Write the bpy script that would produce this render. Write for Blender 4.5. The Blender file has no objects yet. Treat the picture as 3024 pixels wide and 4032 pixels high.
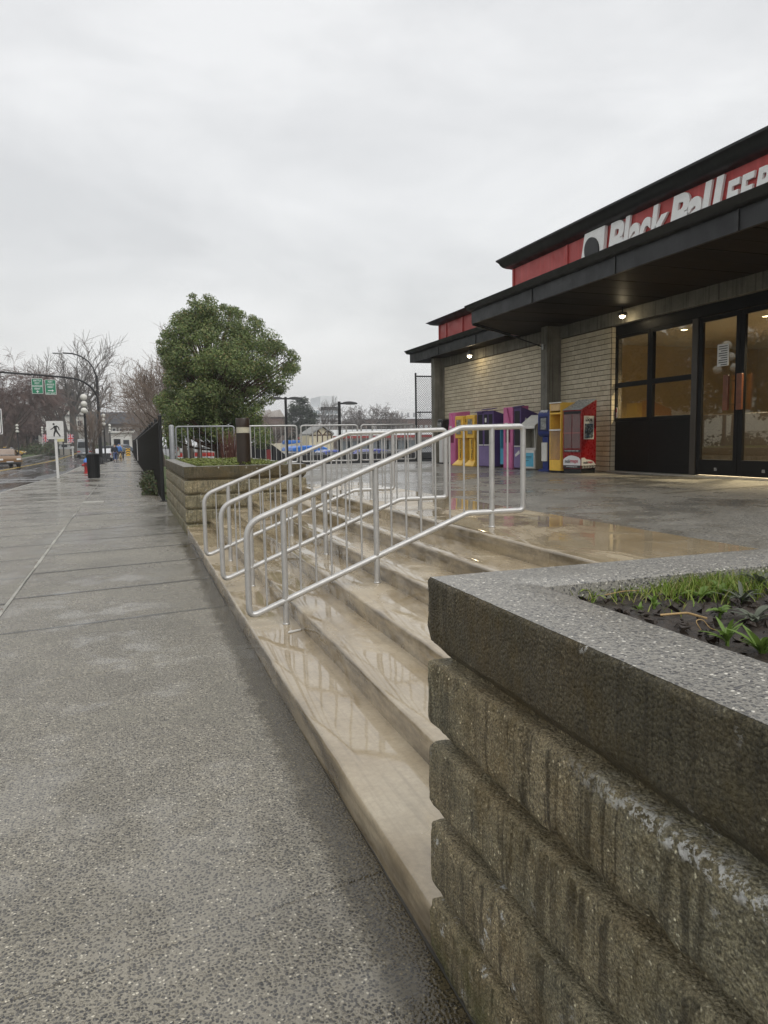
import bpy, bmesh, math, random
from mathutils import Vector, Matrix, noise as mnoise
R=math.radians
sc=bpy.context.scene
col=sc.collection
# ---------------------------------------------------------------- camera
H=1.5; FPX=2850.0
YAW,PITCH,ROLL=R(19.352),R(5.6915),R(-0.9404)
_f=Vector((math.sin(YAW)*math.cos(PITCH),math.cos(YAW)*math.cos(PITCH),-math.sin(PITCH)))
_r=Vector((math.cos(YAW),-math.sin(YAW),0)); _u=_r.cross(_f)
_c,_s=math.cos(ROLL),math.sin(ROLL)
CR=_c*_r+_s*_u; CU=-_s*_r+_c*_u; CF=_f
cd=bpy.data.cameras.new('camera'); cam=bpy.data.objects.new('camera',cd); col.objects.link(cam)
cam.matrix_world=Matrix(((CR.x,CU.x,-CF.x,0),(CR.y,CU.y,-CF.y,0),(CR.z,CU.z,-CF.z,H),(0,0,0,1)))
cd.sensor_fit='VERTICAL'; cd.sensor_height=36; cd.lens=FPX/4032*36; cd.clip_start=.05; cd.clip_end=4000
sc.camera=cam
# a photo pixel (3024x4032) gives a direction; the distance comes from a plane it touches
def ray(u,v): return CR*((u-1512)/FPX)-CU*((v-2016)/FPX)+CF
def onY(u,v,y): d=ray(u,v); return Vector((0,0,H))+d*(y/d.y)
def onZ(u,v,z): d=ray(u,v); return Vector((0,0,H))+d*((z-H)/d.z)
# ---------------------------------------------------------------- world, sun, exposure
w=bpy.data.worlds.new('World'); sc.world=w; w.use_nodes=True
nt=w.node_tree; nt.nodes.clear()
o=nt.nodes.new('ShaderNodeOutputWorld'); bg=nt.nodes.new('ShaderNodeBackground')
sky=nt.nodes.new('ShaderNodeTexSky'); sky.sky_type='NISHITA'; sky.sun_disc=False
sky.sun_elevation=R(50); sky.sun_rotation=R(200); sky.air_density=1.5; sky.dust_density=4
tc=nt.nodes.new('ShaderNodeTexCoord'); mp=nt.nodes.new('ShaderNodeMapping'); mp.inputs['Scale'].default_value=(1.3,1.6,3.2); mp.inputs['Rotation'].default_value=(.35,.55,.4)
n1=nt.nodes.new('ShaderNodeTexNoise'); n1.inputs['Scale'].default_value=2.1; n1.inputs['Detail'].default_value=9; n1.inputs['Roughness'].default_value=.56; n1.inputs['Distortion'].default_value=.35
nt.links.new(tc.outputs['Generated'],mp.inputs[0]); nt.links.new(mp.outputs[0],n1.inputs[0])
cr=nt.nodes.new('ShaderNodeValToRGB'); e=cr.color_ramp.elements
e[0].position=.34; e[0].color=(.515,.516,.518,1); e[1].position=.66; e[1].color=(.648,.647,.645,1)
nt.links.new(n1.outputs[0],cr.inputs[0])
mul=nt.nodes.new('ShaderNodeMix'); mul.data_type='RGBA'; mul.blend_type='ADD'; mul.inputs['Factor'].default_value=.012
nt.links.new(cr.outputs[0],mul.inputs['A']); nt.links.new(sky.outputs[0],mul.inputs['B'])
nt.links.new(mul.outputs['Result'],bg.inputs[0]); bg.inputs[1].default_value=1.0
nt.links.new(bg.outputs[0],o.inputs[0])
sd=bpy.data.lights.new('sun','SUN'); sd.energy=1.2; sd.angle=R(60); sd.color=(1,.985,.96)
sun=bpy.data.objects.new('sun',sd); col.objects.link(sun)
sun.rotation_euler=(R(40),0,R(200-180)); sun.location=(0,0,60)
vs=sc.view_settings; vs.view_transform='Standard'; vs.look='None'; vs.exposure=.42; vs.gamma=1; vs.use_curve_mapping=False
sc.render.resolution_x=768; sc.render.resolution_y=1024
rnd=random.Random(7)
# ---------------------------------------------------------------- material kit
class NB:
    def __init__(s,name):
        s.m=bpy.data.materials.new(name); s.m.use_nodes=True; s.t=s.m.node_tree
        s.p=s.t.nodes['Principled BSDF']; s._pos=None;s._obj=None
    def new(s,t): return s.t.nodes.new(t)
    def put(s,sock,v):
        if isinstance(v,bpy.types.NodeSocket): s.t.links.new(v,sock)
        elif isinstance(v,(tuple,list)) and len(v)==3 and sock.type=='RGBA': sock.default_value=(*v,1)
        else: sock.default_value=v
    def pos(s):
        if s._pos is None: s._pos=s.new('ShaderNodeNewGeometry').outputs['Position']
        return s._pos
    def obj(s):
        if s._obj is None: s._obj=s.new('ShaderNodeTexCoord').outputs['Object']
        return s._obj
    def map(s,v,scale=(1,1,1),rot=(0,0,0),loc=(0,0,0)):
        n=s.new('ShaderNodeMapping'); s.put(n.inputs[0],v); n.inputs['Scale'].default_value=scale; n.inputs['Rotation'].default_value=rot; n.inputs['Location'].default_value=loc
        return n.outputs[0]
    def noise(s,v,scale=5,detail=4,rough=.5,dist=0,out=0):
        n=s.new('ShaderNodeTexNoise'); s.put(n.inputs['Vector'],v)
        for k,x in (('Scale',scale),('Detail',detail),('Roughness',rough),('Distortion',dist)): s.put(n.inputs[k],x)
        return n.outputs[out]
    def vor(s,v,scale=5,out='Distance',feature='F1',rnd_=1):
        n=s.new('ShaderNodeTexVoronoi'); n.feature=feature; s.put(n.inputs['Vector'],v); n.inputs['Scale'].default_value=scale; n.inputs['Randomness'].default_value=rnd_
        return n.outputs[out]
    def ramp(s,f,pts,const=False):
        n=s.new('ShaderNodeValToRGB'); s.put(n.inputs[0],f); e=n.color_ramp.elements
        if const: n.color_ramp.interpolation='CONSTANT'
        while len(e)<len(pts): e.new(.5)
        for q,(p,c) in zip(e,pts):
            q.position=p; q.color=(c,c,c,1) if isinstance(c,(int,float)) else (*c,1)
        return n.outputs[0]
    def mix(s,f,a,b,mode='MIX'):
        n=s.new('ShaderNodeMix'); n.data_type='RGBA'; n.blend_type=mode
        s.put(n.inputs['Factor'],f); s.put(n.inputs['A'],a); s.put(n.inputs['B'],b); return n.outputs['Result']
    def math(s,op,a,b=0,clamp=False):
        n=s.new('ShaderNodeMath'); n.operation=op; n.use_clamp=clamp; s.put(n.inputs[0],a); s.put(n.inputs[1],b); return n.outputs[0]
    def sep(s,v): 
        n=s.new('ShaderNodeSeparateXYZ'); s.put(n.inputs[0],v); return n.outputs
    def island(s):
        return s.new('ShaderNodeNewGeometry').outputs['Random Per Island']
    def objrand(s): return s.new('ShaderNodeObjectInfo').outputs['Random']
    def bump(s,h,strength=.3,dist=.01,nrm=None):
        n=s.new('ShaderNodeBump'); n.inputs['Strength'].default_value=strength; n.inputs['Distance'].default_value=dist; s.put(n.inputs['Height'],h)
        if nrm is not None: s.t.links.new(nrm,n.inputs['Normal'])
        return n.outputs[0]
    def out(s,color=None,rough=None,metal=None,nrm=None,spec=None,**kw):
        p=s.p.inputs
        if color is not None: s.put(p['Base Color'],color)
        if rough is not None: s.put(p['Roughness'],rough)
        if metal is not None: s.put(p['Metallic'],metal)
        if nrm is not None: s.put(p['Normal'],nrm)
        if spec is not None: s.put(p['Specular IOR Level'],spec)
        for k,v in kw.items(): s.put(p[k],v)
        return s.m
def sh(c,k): return tuple(max(0,min(1,x*k)) for x in c)
MC={}
def plain(name,c,rough=.5,metal=0,var=.12,scale=6,bump=0,bscale=60,spec=.5,rvar=.15,coat=0):
    if name in MC: return MC[name]
    b=NB(name); P=b.obj()
    f=b.noise(P,scale,5,.55); f2=b.noise(P,scale*6.3,3,.6)
    k=b.math('MULTIPLY',f2,.35)
    m=b.math('ADD',b.math('MULTIPLY',f,.65),k)
    c1=b.ramp(m,[(.3,sh(c,1-var*1.6)),(.7,sh(c,1+var))])
    rr=b.ramp(f2,[(.3,max(0,rough-rvar*.5)),(.7,min(1,rough+rvar*.5))])
    nr=None
    if bump: nr=b.bump(b.noise(P,bscale,4,.6),bump,.01)
    kw={}
    if coat: kw['Coat Weight']=coat; kw['Coat Roughness']=.08
    MC[name]=b.out(c1,rr,metal,nr,spec,**kw); return MC[name]
def emit(name,c,s):
    if name in MC: return MC[name]
    b=NB(name); MC[name]=b.out((0.8,.8,.8),.4,**{'Emission Color':c,'Emission Strength':s}); return MC[name]
def aggregate(name,mortar,stones,scale=90,wetscale=.55,wetlo=.10,wethi=.5,light=.05,bs=.5,film=.5,gutter=False):
    """exposed-aggregate concrete: pebbles in mortar, damp with patches of standing water"""
    b=NB(name); P=b.pos(); 
    Pw=b.mix(.012,P,b.noise(P,60,2,.5,out=1),'ADD')
    d=b.vor(Pw,scale); c=b.sep(b.vor(Pw,scale,'Color'))
    d2=b.vor(Pw,scale*2.1); 
    st=b.ramp(c[0],[(0,stones[0]),(.35,stones[1]),(.62,stones[2]),(.86,stones[3]),(1-light,stones[3]),(1-light+.01,stones[4]),(1,stones[4])])
    mk=b.ramp(d,[(.40,1),(.50,0)])
    sand=b.ramp(b.noise(P,320,2,.7),[(.3,sh(mortar,.7)),(.7,sh(mortar,1.2))])
    cc=b.mix(mk,sand,st)
    cc=b.mix(1,cc,b.ramp(d,[(.0,1.2),(.34,1.0),(.44,.45),(.54,1.0)]),'MULTIPLY')  # crevice shading and dirt put into the colour round each pebble
    big=b.noise(P,wetscale,5,.6,.3); mid=b.noise(P,3.1,4,.6)
    tone=b.ramp(b.noise(P,.9,5,.65),[(.32,.78),(.7,1.12)])
    cc=b.mix(1.0,cc,tone,'MULTIPLY')
    wet=b.ramp(b.math('ADD',b.math('MULTIPLY',big,.7),b.math('MULTIPLY',mid,.3)),[(.42,0),(.56,1)])
    cc=b.mix(b.math('MULTIPLY',wet,.22),cc,sh(mortar,.35))
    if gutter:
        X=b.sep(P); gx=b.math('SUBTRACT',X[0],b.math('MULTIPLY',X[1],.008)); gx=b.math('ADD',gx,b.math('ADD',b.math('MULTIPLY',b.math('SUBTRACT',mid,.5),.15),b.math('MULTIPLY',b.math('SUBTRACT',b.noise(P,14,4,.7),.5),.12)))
        riser_mirror=b.math('MULTIPLY',b.ramp(gx,[(.55,0),(.63,1)]),b.ramp(b.math('MULTIPLY',X[1],.05),[(.55,1),(.62,0)]))
        cc=b.mix(riser_mirror,cc,b.mix(1,cc,(.27,.24,.17),'MULTIPLY')); wet=b.math('MAXIMUM',wet,b.math('MULTIPLY',riser_mirror,.9))  # wet strip by the curb; the riser's dark reflection is painted into its colour
    ro=b.mix(wet,(wethi,)*3,(wetlo,)*3)
    hgt=b.math('SUBTRACT',1,b.math('MULTIPLY',d,2.0))
    hb=b.math('MULTIPLY',b.math('ADD',hgt,b.math('MULTIPLY',d2,-.4)),b.math('SUBTRACT',1,b.math('MULTIPLY',wet,.88)))
    nr=b.bump(hb,bs,.006)
    return b.out(cc,ro,0,nr,film)
# ---------------------------------------------------------------- mesh kit
LOC={}
class MB:
    def __init__(s): s.v=[];s.f=[]
    def add(s,vs,fs):
        n=len(s.v); s.v+=[tuple(x) for x in vs]; s.f+=[tuple(i+n for i in f) for f in fs]; return s
    def box(s,x0,x1,y0,y1,z0,z1):
        return s.add([(x0,y0,z0),(x1,y0,z0),(x1,y1,z0),(x0,y1,z0),(x0,y0,z1),(x1,y0,z1),(x1,y1,z1),(x0,y1,z1)],
                     [(0,3,2,1),(4,5,6,7),(0,1,5,4),(1,2,6,5),(2,3,7,6),(3,0,4,7)])
    def tube(s,pts,rad,n=8,caps=True,closed=False):
        P=[Vector(p) for p in pts]; m=len(P)
        rs=rad if isinstance(rad,(list,tuple)) else [rad]*m
        base=len(s.v); prev=None
        for i,p in enumerate(P):
            if closed: t=P[(i+1)%m]-P[i-1]
            else: t=P[min(i+1,m-1)]-P[max(i-1,0)]
            if t.length<1e-9: t=Vector((0,0,1))
            t.normalize()
            if prev is None:
                a=Vector((0,0,1)) if abs(t.z)<.9 else Vector((1,0,0)); x=t.cross(a).normalized()
            else:
                x=prev-t*prev.dot(t)
                x=x.normalized() if x.length>1e-6 else t.orthogonal().normalized()
            prev=x; y=t.cross(x)
            # keep the tube's thickness through bends
            k=1.0
            for j in range(n):
                a=2*math.pi*j/n; q=p+(x*math.cos(a)+y*math.sin(a))*rs[i]*k; s.v.append(tuple(q))
        for i in range(m-1 if not closed else m):
            a=base+i*n; b=base+((i+1)%m)*n
            for j in range(n): s.f.append((a+j,a+(j+1)%n,b+(j+1)%n,b+j))
        if caps and not closed:
            s.f.append(tuple(base+j for j in reversed(range(n)))); e=base+(m-1)*n; s.f.append(tuple(e+j for j in range(n)))
        return s
    def cyl(s,p0,p1,r0,r1=None,n=12): return s.tube([p0,p1],[r0,r0 if r1 is None else r1],n)
    def prism(s,poly,axis,a,b):
        """extrude a 2-D polygon between a and b on an axis"""
        def P(q,t): return {'x':(t,q[0],q[1]),'y':(q[0],t,q[1]),'z':(q[0],q[1],t)}[axis]
        n=len(poly); vs=[P(q,a) for q in poly]+[P(q,b) for q in poly]
        fs=[tuple(range(n)),tuple(range(2*n-1,n-1,-1))]+[(i,(i+1)%n,n+(i+1)%n,n+i) for i in range(n)]
        return s.add(vs,fs)
    def lathe(s,prof,n=16,c=(0,0,0),caps=True):
        base=len(s.v); m=len(prof)
        for r,z in prof:
            for j in range(n):
                a=2*math.pi*j/n; s.v.append((c[0]+r*math.cos(a),c[1]+r*math.sin(a),c[2]+z))
        for i in range(m-1):
            for j in range(n): s.f.append((base+i*n+j,base+i*n+(j+1)%n,base+(i+1)*n+(j+1)%n,base+(i+1)*n+j))
        if caps: s.f.append(tuple(base+j for j in reversed(range(n)))); s.f.append(tuple(base+(m-1)*n+j for j in range(n)))
        return s
    def sphere(s,c,r,n=12,m=8,sq=(1,1,1)):
        prof=[(max(1e-3,math.sin(math.pi*i/m))*1,-math.cos(math.pi*i/m)) for i in range(m+1)]
        b=len(s.v); s.lathe([(p*r,z*r) for p,z in prof],n)
        for i in range(b,len(s.v)):
            x,y,z=s.v[i]; s.v[i]=(c[0]+x*sq[0],c[1]+y*sq[1],c[2]+z*sq[2])
        return s
    def grid(s,nx,ny,fn):
        b=len(s.v)
        for j in range(ny+1):
            for i in range(nx+1): s.v.append(tuple(fn(i/nx,j/ny)))
        for j in range(ny):
            for i in range(nx):
                a=b+j*(nx+1)+i; s.f.append((a,a+1,a+nx+2,a+nx+1))
        return s
    def build(s,name,mat,parent=None,world=False,smooth=None,bevel=0,recalc=True,loc=None,kind=None,seg=2):
        me=bpy.data.meshes.new(name)
        v=s.v
        if world and parent is not None:
            L=LOC[parent.name]; v=[(a-L[0],b-L[1],c-L[2]) for a,b,c in v]
        me.from_pydata(v,[],s.f)
        if recalc:
            bm=bmesh.new(); bm.from_mesh(me); bmesh.ops.recalc_face_normals(bm,faces=bm.faces); bm.to_mesh(me); bm.free()
        if smooth is not None:
            me.shade_smooth()
            if smooth<180: me.set_sharp_from_angle(angle=R(smooth))
        me.materials.append(mat)
        ob=bpy.data.objects.new(name,me); col.objects.link(ob)
        if parent is not None:
            ob.parent=parent; LOC[ob.name]=LOC[parent.name]
        else: LOC[ob.name]=(0,0,0)
        if loc is not None: ob.location=loc
        if bevel:
            md=ob.modifiers.new('bevel','BEVEL'); md.width=bevel; md.segments=seg; md.limit_method='ANGLE'; md.angle_limit=R(35)
            if smooth is None: me.shade_smooth(); me.set_sharp_from_angle(angle=R(50))
        if kind: ob['kind']=kind
        return ob
def tag(ob,label=None,cat=None,group=None,kind=None):
    if label: ob['label']=label
    if cat: ob['category']=cat
    if group: ob['group']=group
    if kind: ob['kind']=kind
    return ob
def thing(name,loc,label,cat,group=None,rz=0):
    ob=bpy.data.objects.new(name,None); col.objects.link(ob); ob.location=loc; ob.rotation_euler=(0,0,rz); ob.empty_display_size=.2
    LOC[ob.name]=tuple(loc); return tag(ob,label,cat,group)
def dup(root,loc,rz=None,label=None,scale=None):
    def cp(x,par):
        c=x.copy(); col.objects.link(c); LOC[c.name]=tuple(loc)
        if par is not None: c.parent=par
        for ch in list(x.children): cp(ch,c)
        return c
    r=cp(root,None); r.location=loc
    if rz is not None: r.rotation_euler=(0,0,rz)
    if scale: r.scale=(scale,)*3
    if label: r['label']=label
    return r
def lerp(a,b,t): return a+(b-a)*t
def arc2(c,r,a0,a1,n): return [(c[0]+r*math.cos(R(lerp(a0,a1,i/n))),c[1]+r*math.sin(R(lerp(a0,a1,i/n)))) for i in range(n+1)]
def fillet(pts,r,n=5,closed=True):
    """round the corners of a 2-D/3-D polyline"""
    P=[Vector(p) for p in pts]; m=len(P); out=[]
    for i in range(m):
        if not closed and i in (0,m-1): out.append(P[i]); continue
        rr=r[i] if isinstance(r,(list,tuple)) else r
        a=P[i-1]-P[i]; b=P[(i+1)%m]-P[i]; la,lb=a.length,b.length; a.normalize(); b.normalize()
        d=min(rr/math.tan(max(.05,a.angle(b)/2)),la*.48,lb*.48)
        p0=P[i]+a*d; p2=P[i]+b*d
        for k in range(n+1):
            t=k/n; out.append(p0*(1-t)**2+P[i]*2*t*(1-t)+p2*t*t)
    return out
def nz(x,y=0,z=0): return mnoise.noise(Vector((x,y,z)))
def gy(y):
    """height of the street: a slight dip down the road"""
    K=[(20,0),(60,-.16),(90,-.28),(110,-.18),(130,0.0),(150,.3),(180,.7),(400,3.0)]
    if y<=20: return 0.0
    for (a,za),(b,zb) in zip(K,K[1:]):
        if y<=b: return lerp(za,zb,(y-a)/(b-a))
    return K[-1][1]
def onG(u,v,dz=0):
    d=ray(u,v); y=2.0; prev=None
    while y<390:
        t=y/d.y; z=H+d.z*t
        if z<=gy(y)+dz: return Vector((d.x*t,y,gy(y)+dz))
        y+=.05
    return Vector((d.x*t,y,gy(y)))
def sweep(path,prof,closed=False,ds=.05,disp=None,ends=True):
    """sweep a (inset, height) profile round a clockwise path with mitred corners"""
    n=len(path); segs=[(path[i],path[(i+1)%n]) for i in range(n if closed else n-1)]
    rows=[]
    m=len(segs)
    def dn(i):
        a,b=segs[i]; d=Vector((b[0]-a[0],b[1]-a[1],0)); L=d.length; d.normalize(); return d,Vector((d.y,-d.x,0)),L
    for i,(a,b) in enumerate(segs):
        d,nr,L=dn(i); s0=1 if (closed or i>0) else 0; s1=1 if (closed or i<m-1) else 0
        k=max(2,int(L/ds)); A=Vector((a[0],a[1],0))
        for q in range(k+1):
            if q==0 and s0 and rows and i>0: continue
            if q==k and closed and i==m-1: continue
            t=q/k; nn=-nr
            if q==k and s1: nn=-(nr+dn((i+1)%m)[1])
            if q==0 and s0: nn=-(nr+dn(i-1)[1])
            row=[]
            for j,(o,z) in enumerate(prof):
                p=A+d*(s0*o+t*(L-(s0+s1)*o))+nr*o; p.z=z
                if disp: p+=disp(p,nn,j)
                row.append(p)
            rows.append(row)
    b=MB(); w=len(prof)
    for r in rows: b.v+=[tuple(p) for p in r]
    N=len(rows)
    for i in range(N if closed else N-1):
        for j in range(w-1):
            a0=i*w+j; a1=((i+1)%N)*w+j
            b.f.append((a0,a1,a1+1,a0+1))
    if not closed and ends:
        b.f.append(tuple(range(w))); b.f.append(tuple((N-1)*w+j for j in reversed(range(w))))
    return b
# ---------------------------------------------------------------- materials of the setting
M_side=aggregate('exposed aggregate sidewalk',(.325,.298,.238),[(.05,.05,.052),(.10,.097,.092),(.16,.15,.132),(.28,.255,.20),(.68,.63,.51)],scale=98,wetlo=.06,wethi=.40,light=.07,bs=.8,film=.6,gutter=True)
M_plaza=aggregate('exposed aggregate plaza',(.27,.255,.22),[(.045,.044,.042),(.10,.095,.087),(.16,.15,.132),(.28,.26,.22),(.68,.64,.54)],scale=70,wetlo=.16,wethi=.5,light=.05,bs=.6)
def m_steps():
    b=NB('smooth tan wet concrete'); P=b.pos()
    base=b.ramp(b.noise(P,1.3,6,.62,.4),[(.3,(.30,.235,.145)),(.52,(.44,.36,.24)),(.72,(.55,.47,.335))])
    fine=b.ramp(b.noise(P,45,4,.7),[(.25,.82),(.75,1.12)])
    cc=b.mix(1,base,fine,'MULTIPLY')
    # trowel marks along the step and grime low on the risers
    tr=b.noise(b.map(P,(38,1.5,38),rot=(0,0,.25)),1,3,.5)
    cc=b.mix(b.math('MULTIPLY',b.ramp(tr,[(.5,0),(.75,1)]),.28),cc,(.13,.105,.07))
    spots=b.ramp(b.vor(P,9,'Distance'),[(.02,1),(.06,0)])
    cc=b.mix(b.math('MULTIPLY',spots,.5),cc,(.07,.055,.04))
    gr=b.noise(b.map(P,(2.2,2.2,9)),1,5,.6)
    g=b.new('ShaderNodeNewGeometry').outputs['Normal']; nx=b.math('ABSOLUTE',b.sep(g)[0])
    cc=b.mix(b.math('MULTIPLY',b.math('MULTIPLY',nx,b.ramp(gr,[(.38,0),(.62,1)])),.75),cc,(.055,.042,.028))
    wet=b.ramp(b.noise(b.map(P,(1.4,.75,1)),1.15,5,.6,.5),[(.42,0),(.49,1)])
    cc=b.mix(b.math('MULTIPLY',wet,.20),cc,(.12,.09,.05))
    ro=b.mix(wet,(.30,)*3,(.03,)*3)
    hb=b.math('MULTIPLY',b.math('ADD',b.math('MULTIPLY',tr,.8),b.noise(P,120,3,.6)),b.math('SUBTRACT',1,b.math('MULTIPLY',wet,.96)))
    n=b.bump(hb,.22,.004)
    rip=b.noise(P,22,2,.5); n2=b.bump(rip,.018,.01,n)
    return b.out(cc,ro,0,n2,1.0)
M_step=m_steps()
def m_asphalt():
    b=NB('wet asphalt'); P=b.pos()
    c=b.ramp(b.noise(P,160,2,.8),[(.3,(.028,.028,.03)),(.7,(.075,.073,.072))])
    wet=b.ramp(b.noise(b.map(P,(.9,.10,1)),1,5,.6,.6),[(.40,0),(.58,1)])
    c=b.mix(b.math('MULTIPLY',wet,.4),c,(.022,.022,.024))
    return b.out(c,b.mix(wet,(.32,)*3,(.07,)*3),0,b.bump(b.noise(P,180,2,.8),.25,.004),.6)
M_asph=m_asphalt()
M_kerb=plain('pale kerb concrete',(.30,.285,.25),.5,var=.2,scale=1.5,bump=.2)
M_grassg=plain('damp grass turf',(.075,.105,.028),.9,var=.35,scale=2.0,bump=.6,bscale=90)
M_earth=plain('dark yard asphalt',(.06,.06,.06),.4,var=.25,scale=.3)
M_soil=plain('wet black soil',(.040,.029,.021),.5,var=.6,scale=30,bump=1,bscale=70)
M_joint=plain('joint filler',(.055,.052,.046),.5)
M_paintw=plain('white road paint',(.62,.62,.6),.35,var=.15,scale=3)
M_painty=plain('yellow road paint',(.62,.42,.06),.35,var=.2,scale=3)
# ---------------------------------------------------------------- ground, road, sidewalk
g=MB(); g.add([(-600,-600,-.62),(600,-600,-.62),(600,600,-.62),(-600,600,-.62)],[(0,1,2,3)])
tag(g.build('ground',M_earth,recalc=False),kind='structure')
def kerbx(y):
    K=[(-40,-3.95),(28,-3.95),(42,-3.3),(60,-3.4),(71,-3.4),(76,-1.35),(400,-1.35)]
    for (a,xa),(b,xb) in zip(K,K[1:]):
        if y<=b: return lerp(xa,xb,(y-a)/(b-a))
    return -1.35
def strip(name,mat,xl,xr,ys,dz,nx=1,zf=None):
    b=MB(); n=nx+1
    for y in ys:
        a=xl(y) if callable(xl) else xl; c=xr(y) if callable(xr) else xr
        for i in range(n): b.v.append((lerp(a,c,i/nx),y,gy(y)+dz+(zf(lerp(a,c,i/nx),y) if zf else 0)))
    for j in range(len(ys)-1):
        for i in range(nx): q=j*n+i; b.f.append((q,q+1,q+n+1,q+n))
    return tag(b.build(name,mat,smooth=180,recalc=False),kind='structure')
YS=[-40,-10,20]+[20+5*i for i in range(1,77)]
strip('road',M_asph,-13.3,lambda y:kerbx(y)-.15,[y for y in YS if y<=230],-.13,nx=6,zf=lambda x,y:.05*(1-((x+8.6)/5.5)**2))
strip('grass_verge',M_grassg,-140,-13.3,YS,-.03,nx=8)
strip('planting_strip',M_grassg,.9,2.6,[12.2,18,22.4],-.05)
strip('lawn',M_grassg,.9,5.2,[22.4,24]+[24+4*i for i in range(1,32)],-.05)
k=MB()
ys=[y for y in YS if y<=230]
for y in ys:
    x=kerbx(y); z=gy(y)
    k.v+=[(x-.15,y,z-.14),(x-.15,y,z-.015),(x-.135,y,z),(x,y,z),(x,y,z-.14)]
for j in range(len(ys)-1):
    for i in range(4): q=j*5+i; k.f.append((q,q+5,q+6,q+1))
tag(k.build('kerb',M_kerb,smooth=30),kind='structure')
k=MB()
for y in ys:
    z=gy(y); k.v+=[(-13.3,y,z-.14),(-13.3,y,z+.0),(-13.45,y,z+.015),(-13.65,y,z+.015),(-13.65,y,z-.05)]
for j in range(len(ys)-1):
    for i in range(4): q=j*5+i; k.f.append((q,q+5,q+6,q+1))
tag(k.build('kerb',M_kerb,smooth=30),kind='structure')
strip('road_marking',M_painty,-8.65,-8.53,ys,-.066)
strip('road_marking',M_painty,-8.42,-8.30,ys,-.066)
strip('road_marking',M_paintw,-5.75,-5.63,[48+4*i for i in range(25)],-.100)
for y0 in (37.2,39.9):
    b=MB(); 
    for i in range(6):
        x=lerp(-4.0,-13.0,i/5); z=gy(y0)-.13+.05*(1-((x+8.6)/5.5)**2)+.007
        b.v+=[(x,y0,z),(x,y0+.3,z)]
    for i in range(5): b.f.append((2*i,2*i+2,2*i+3,2*i+1))
    tag(b.build('road_marking',M_paintw,recalc=False),kind='structure')
# sidewalk: bed and the cast slabs with their joints
sw=strip('sidewalk',M_joint,lambda y:kerbx(y)+.004,lambda y:.80+.008*(y-3) if y<12 else .92,[-6,0,6,11.9,12.1,20,28,42,46],-.005)
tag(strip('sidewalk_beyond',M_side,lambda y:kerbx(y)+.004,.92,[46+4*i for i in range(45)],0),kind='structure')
SK=.17
def slab(x0,x1,y0,y1,seed):
    r=random.Random(seed); g=.014 if y0>5 else .0012; t=[r.uniform(-.0015,.0015) for _ in range(4)]
    def X(s,y): return (x0(y) if callable(x0) else x0)+g if s==0 else (x1(y) if callable(x1) else x1)-g
    c=[]
    for s,yy in ((0,y0+g),(1,y0+g),(1,y1-g),(0,y1-g)):
        x=X(s,yy); c.append((x,yy+SK*(x+1.15)))
    b=MB(); cx=sum(p[0] for p in c)/4; cy=sum(p[1] for p in c)/4
    def ring(ins,dz):
        for i,(x,y) in enumerate(c):
            L=math.hypot(cx-x,cy-y); k=ins*1.4/L
            b.v.append((lerp(x,cx,k),lerp(y,cy,k),gy(y)+dz+t[i]))
    ring(0,-.03); ring(0,-.005); ring(.006,0)
    for q in (0,4):
        for i in range(4): b.f.append((q+i,q+(i+1)%4,q+4+(i+1)%4,q+4+i))
    b.f.append((8,9,10,11)); return b
yj=[9.29-1.47*i for i in range(8,0,-1)]+[9.29+1.47*i for i in range(25)]
for i in range(len(yj)-1):
    y0,y1=yj[i],yj[i+1]
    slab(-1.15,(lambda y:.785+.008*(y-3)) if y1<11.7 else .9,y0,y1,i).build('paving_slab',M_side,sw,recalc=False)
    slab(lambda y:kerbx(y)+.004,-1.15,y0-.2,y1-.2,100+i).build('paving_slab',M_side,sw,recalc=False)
M_tool=aggregate('tooled joint concrete',(.115,.107,.09),[(.04,.04,.04),(.06,.058,.054),(.085,.08,.07),(.12,.11,.09),(.3,.28,.22)],scale=98,wetlo=.10,wethi=.35,light=.02,bs=.3)
def joint_band(xa,xb,yj_,seed):
    b=MB(); n=14
    for i in range(n+1):
        x=lerp(xa,xb,i/n); y=yj_+SK*(x+1.15); w=.024+.016*nz(x*5,yj_*3,seed)+.010*nz(x*17,yj_,seed)
        b.v+=[(x,y-w,gy(y)+.0025),(x,y+w,gy(y)+.0025)]
    for i in range(n): b.f.append((2*i,2*i+2,2*i+3,2*i+1))
    b.build('tooled_joint',M_tool,sw,recalc=False)
for i,y in enumerate(yj):
    if y>5: joint_band(-1.13,.77 if y<11 else .86,y,1); joint_band(kerbx(y)+.02,-1.17,y-.2,2)
# expansion joint packed with grit and leaf litter
b=MB()
for i in range(60):
    y=lerp(3.5,43,i/59); wv=.006+.035*max(0,nz(y*1.1,4)+.1)+(.008 if y<14 else 0)*(1+nz(y*3,9)); b.v+=[(-1.15-wv+.01*nz(y*2,1),y,gy(y)+.003),(-1.15+wv+.01*nz(y*2,1),y,gy(y)+.003)]
for i in range(59): b.f.append((2*i,2*i+1,2*i+3,2*i+2))
b.build('joint_sealant',plain('weathered pale sealant',(.36,.35,.31),.75,var=.3,scale=4),sw,recalc=False)
b=MB(); b.box(-1.18,-.66,20.4,20.62,-.02,.006)
tag(b.build('utility_cover',plain('pale utility lid',(.42,.41,.37),.4),bevel=.004),'small pale rectangular utility lid set in the sidewalk','utility cover')
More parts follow.
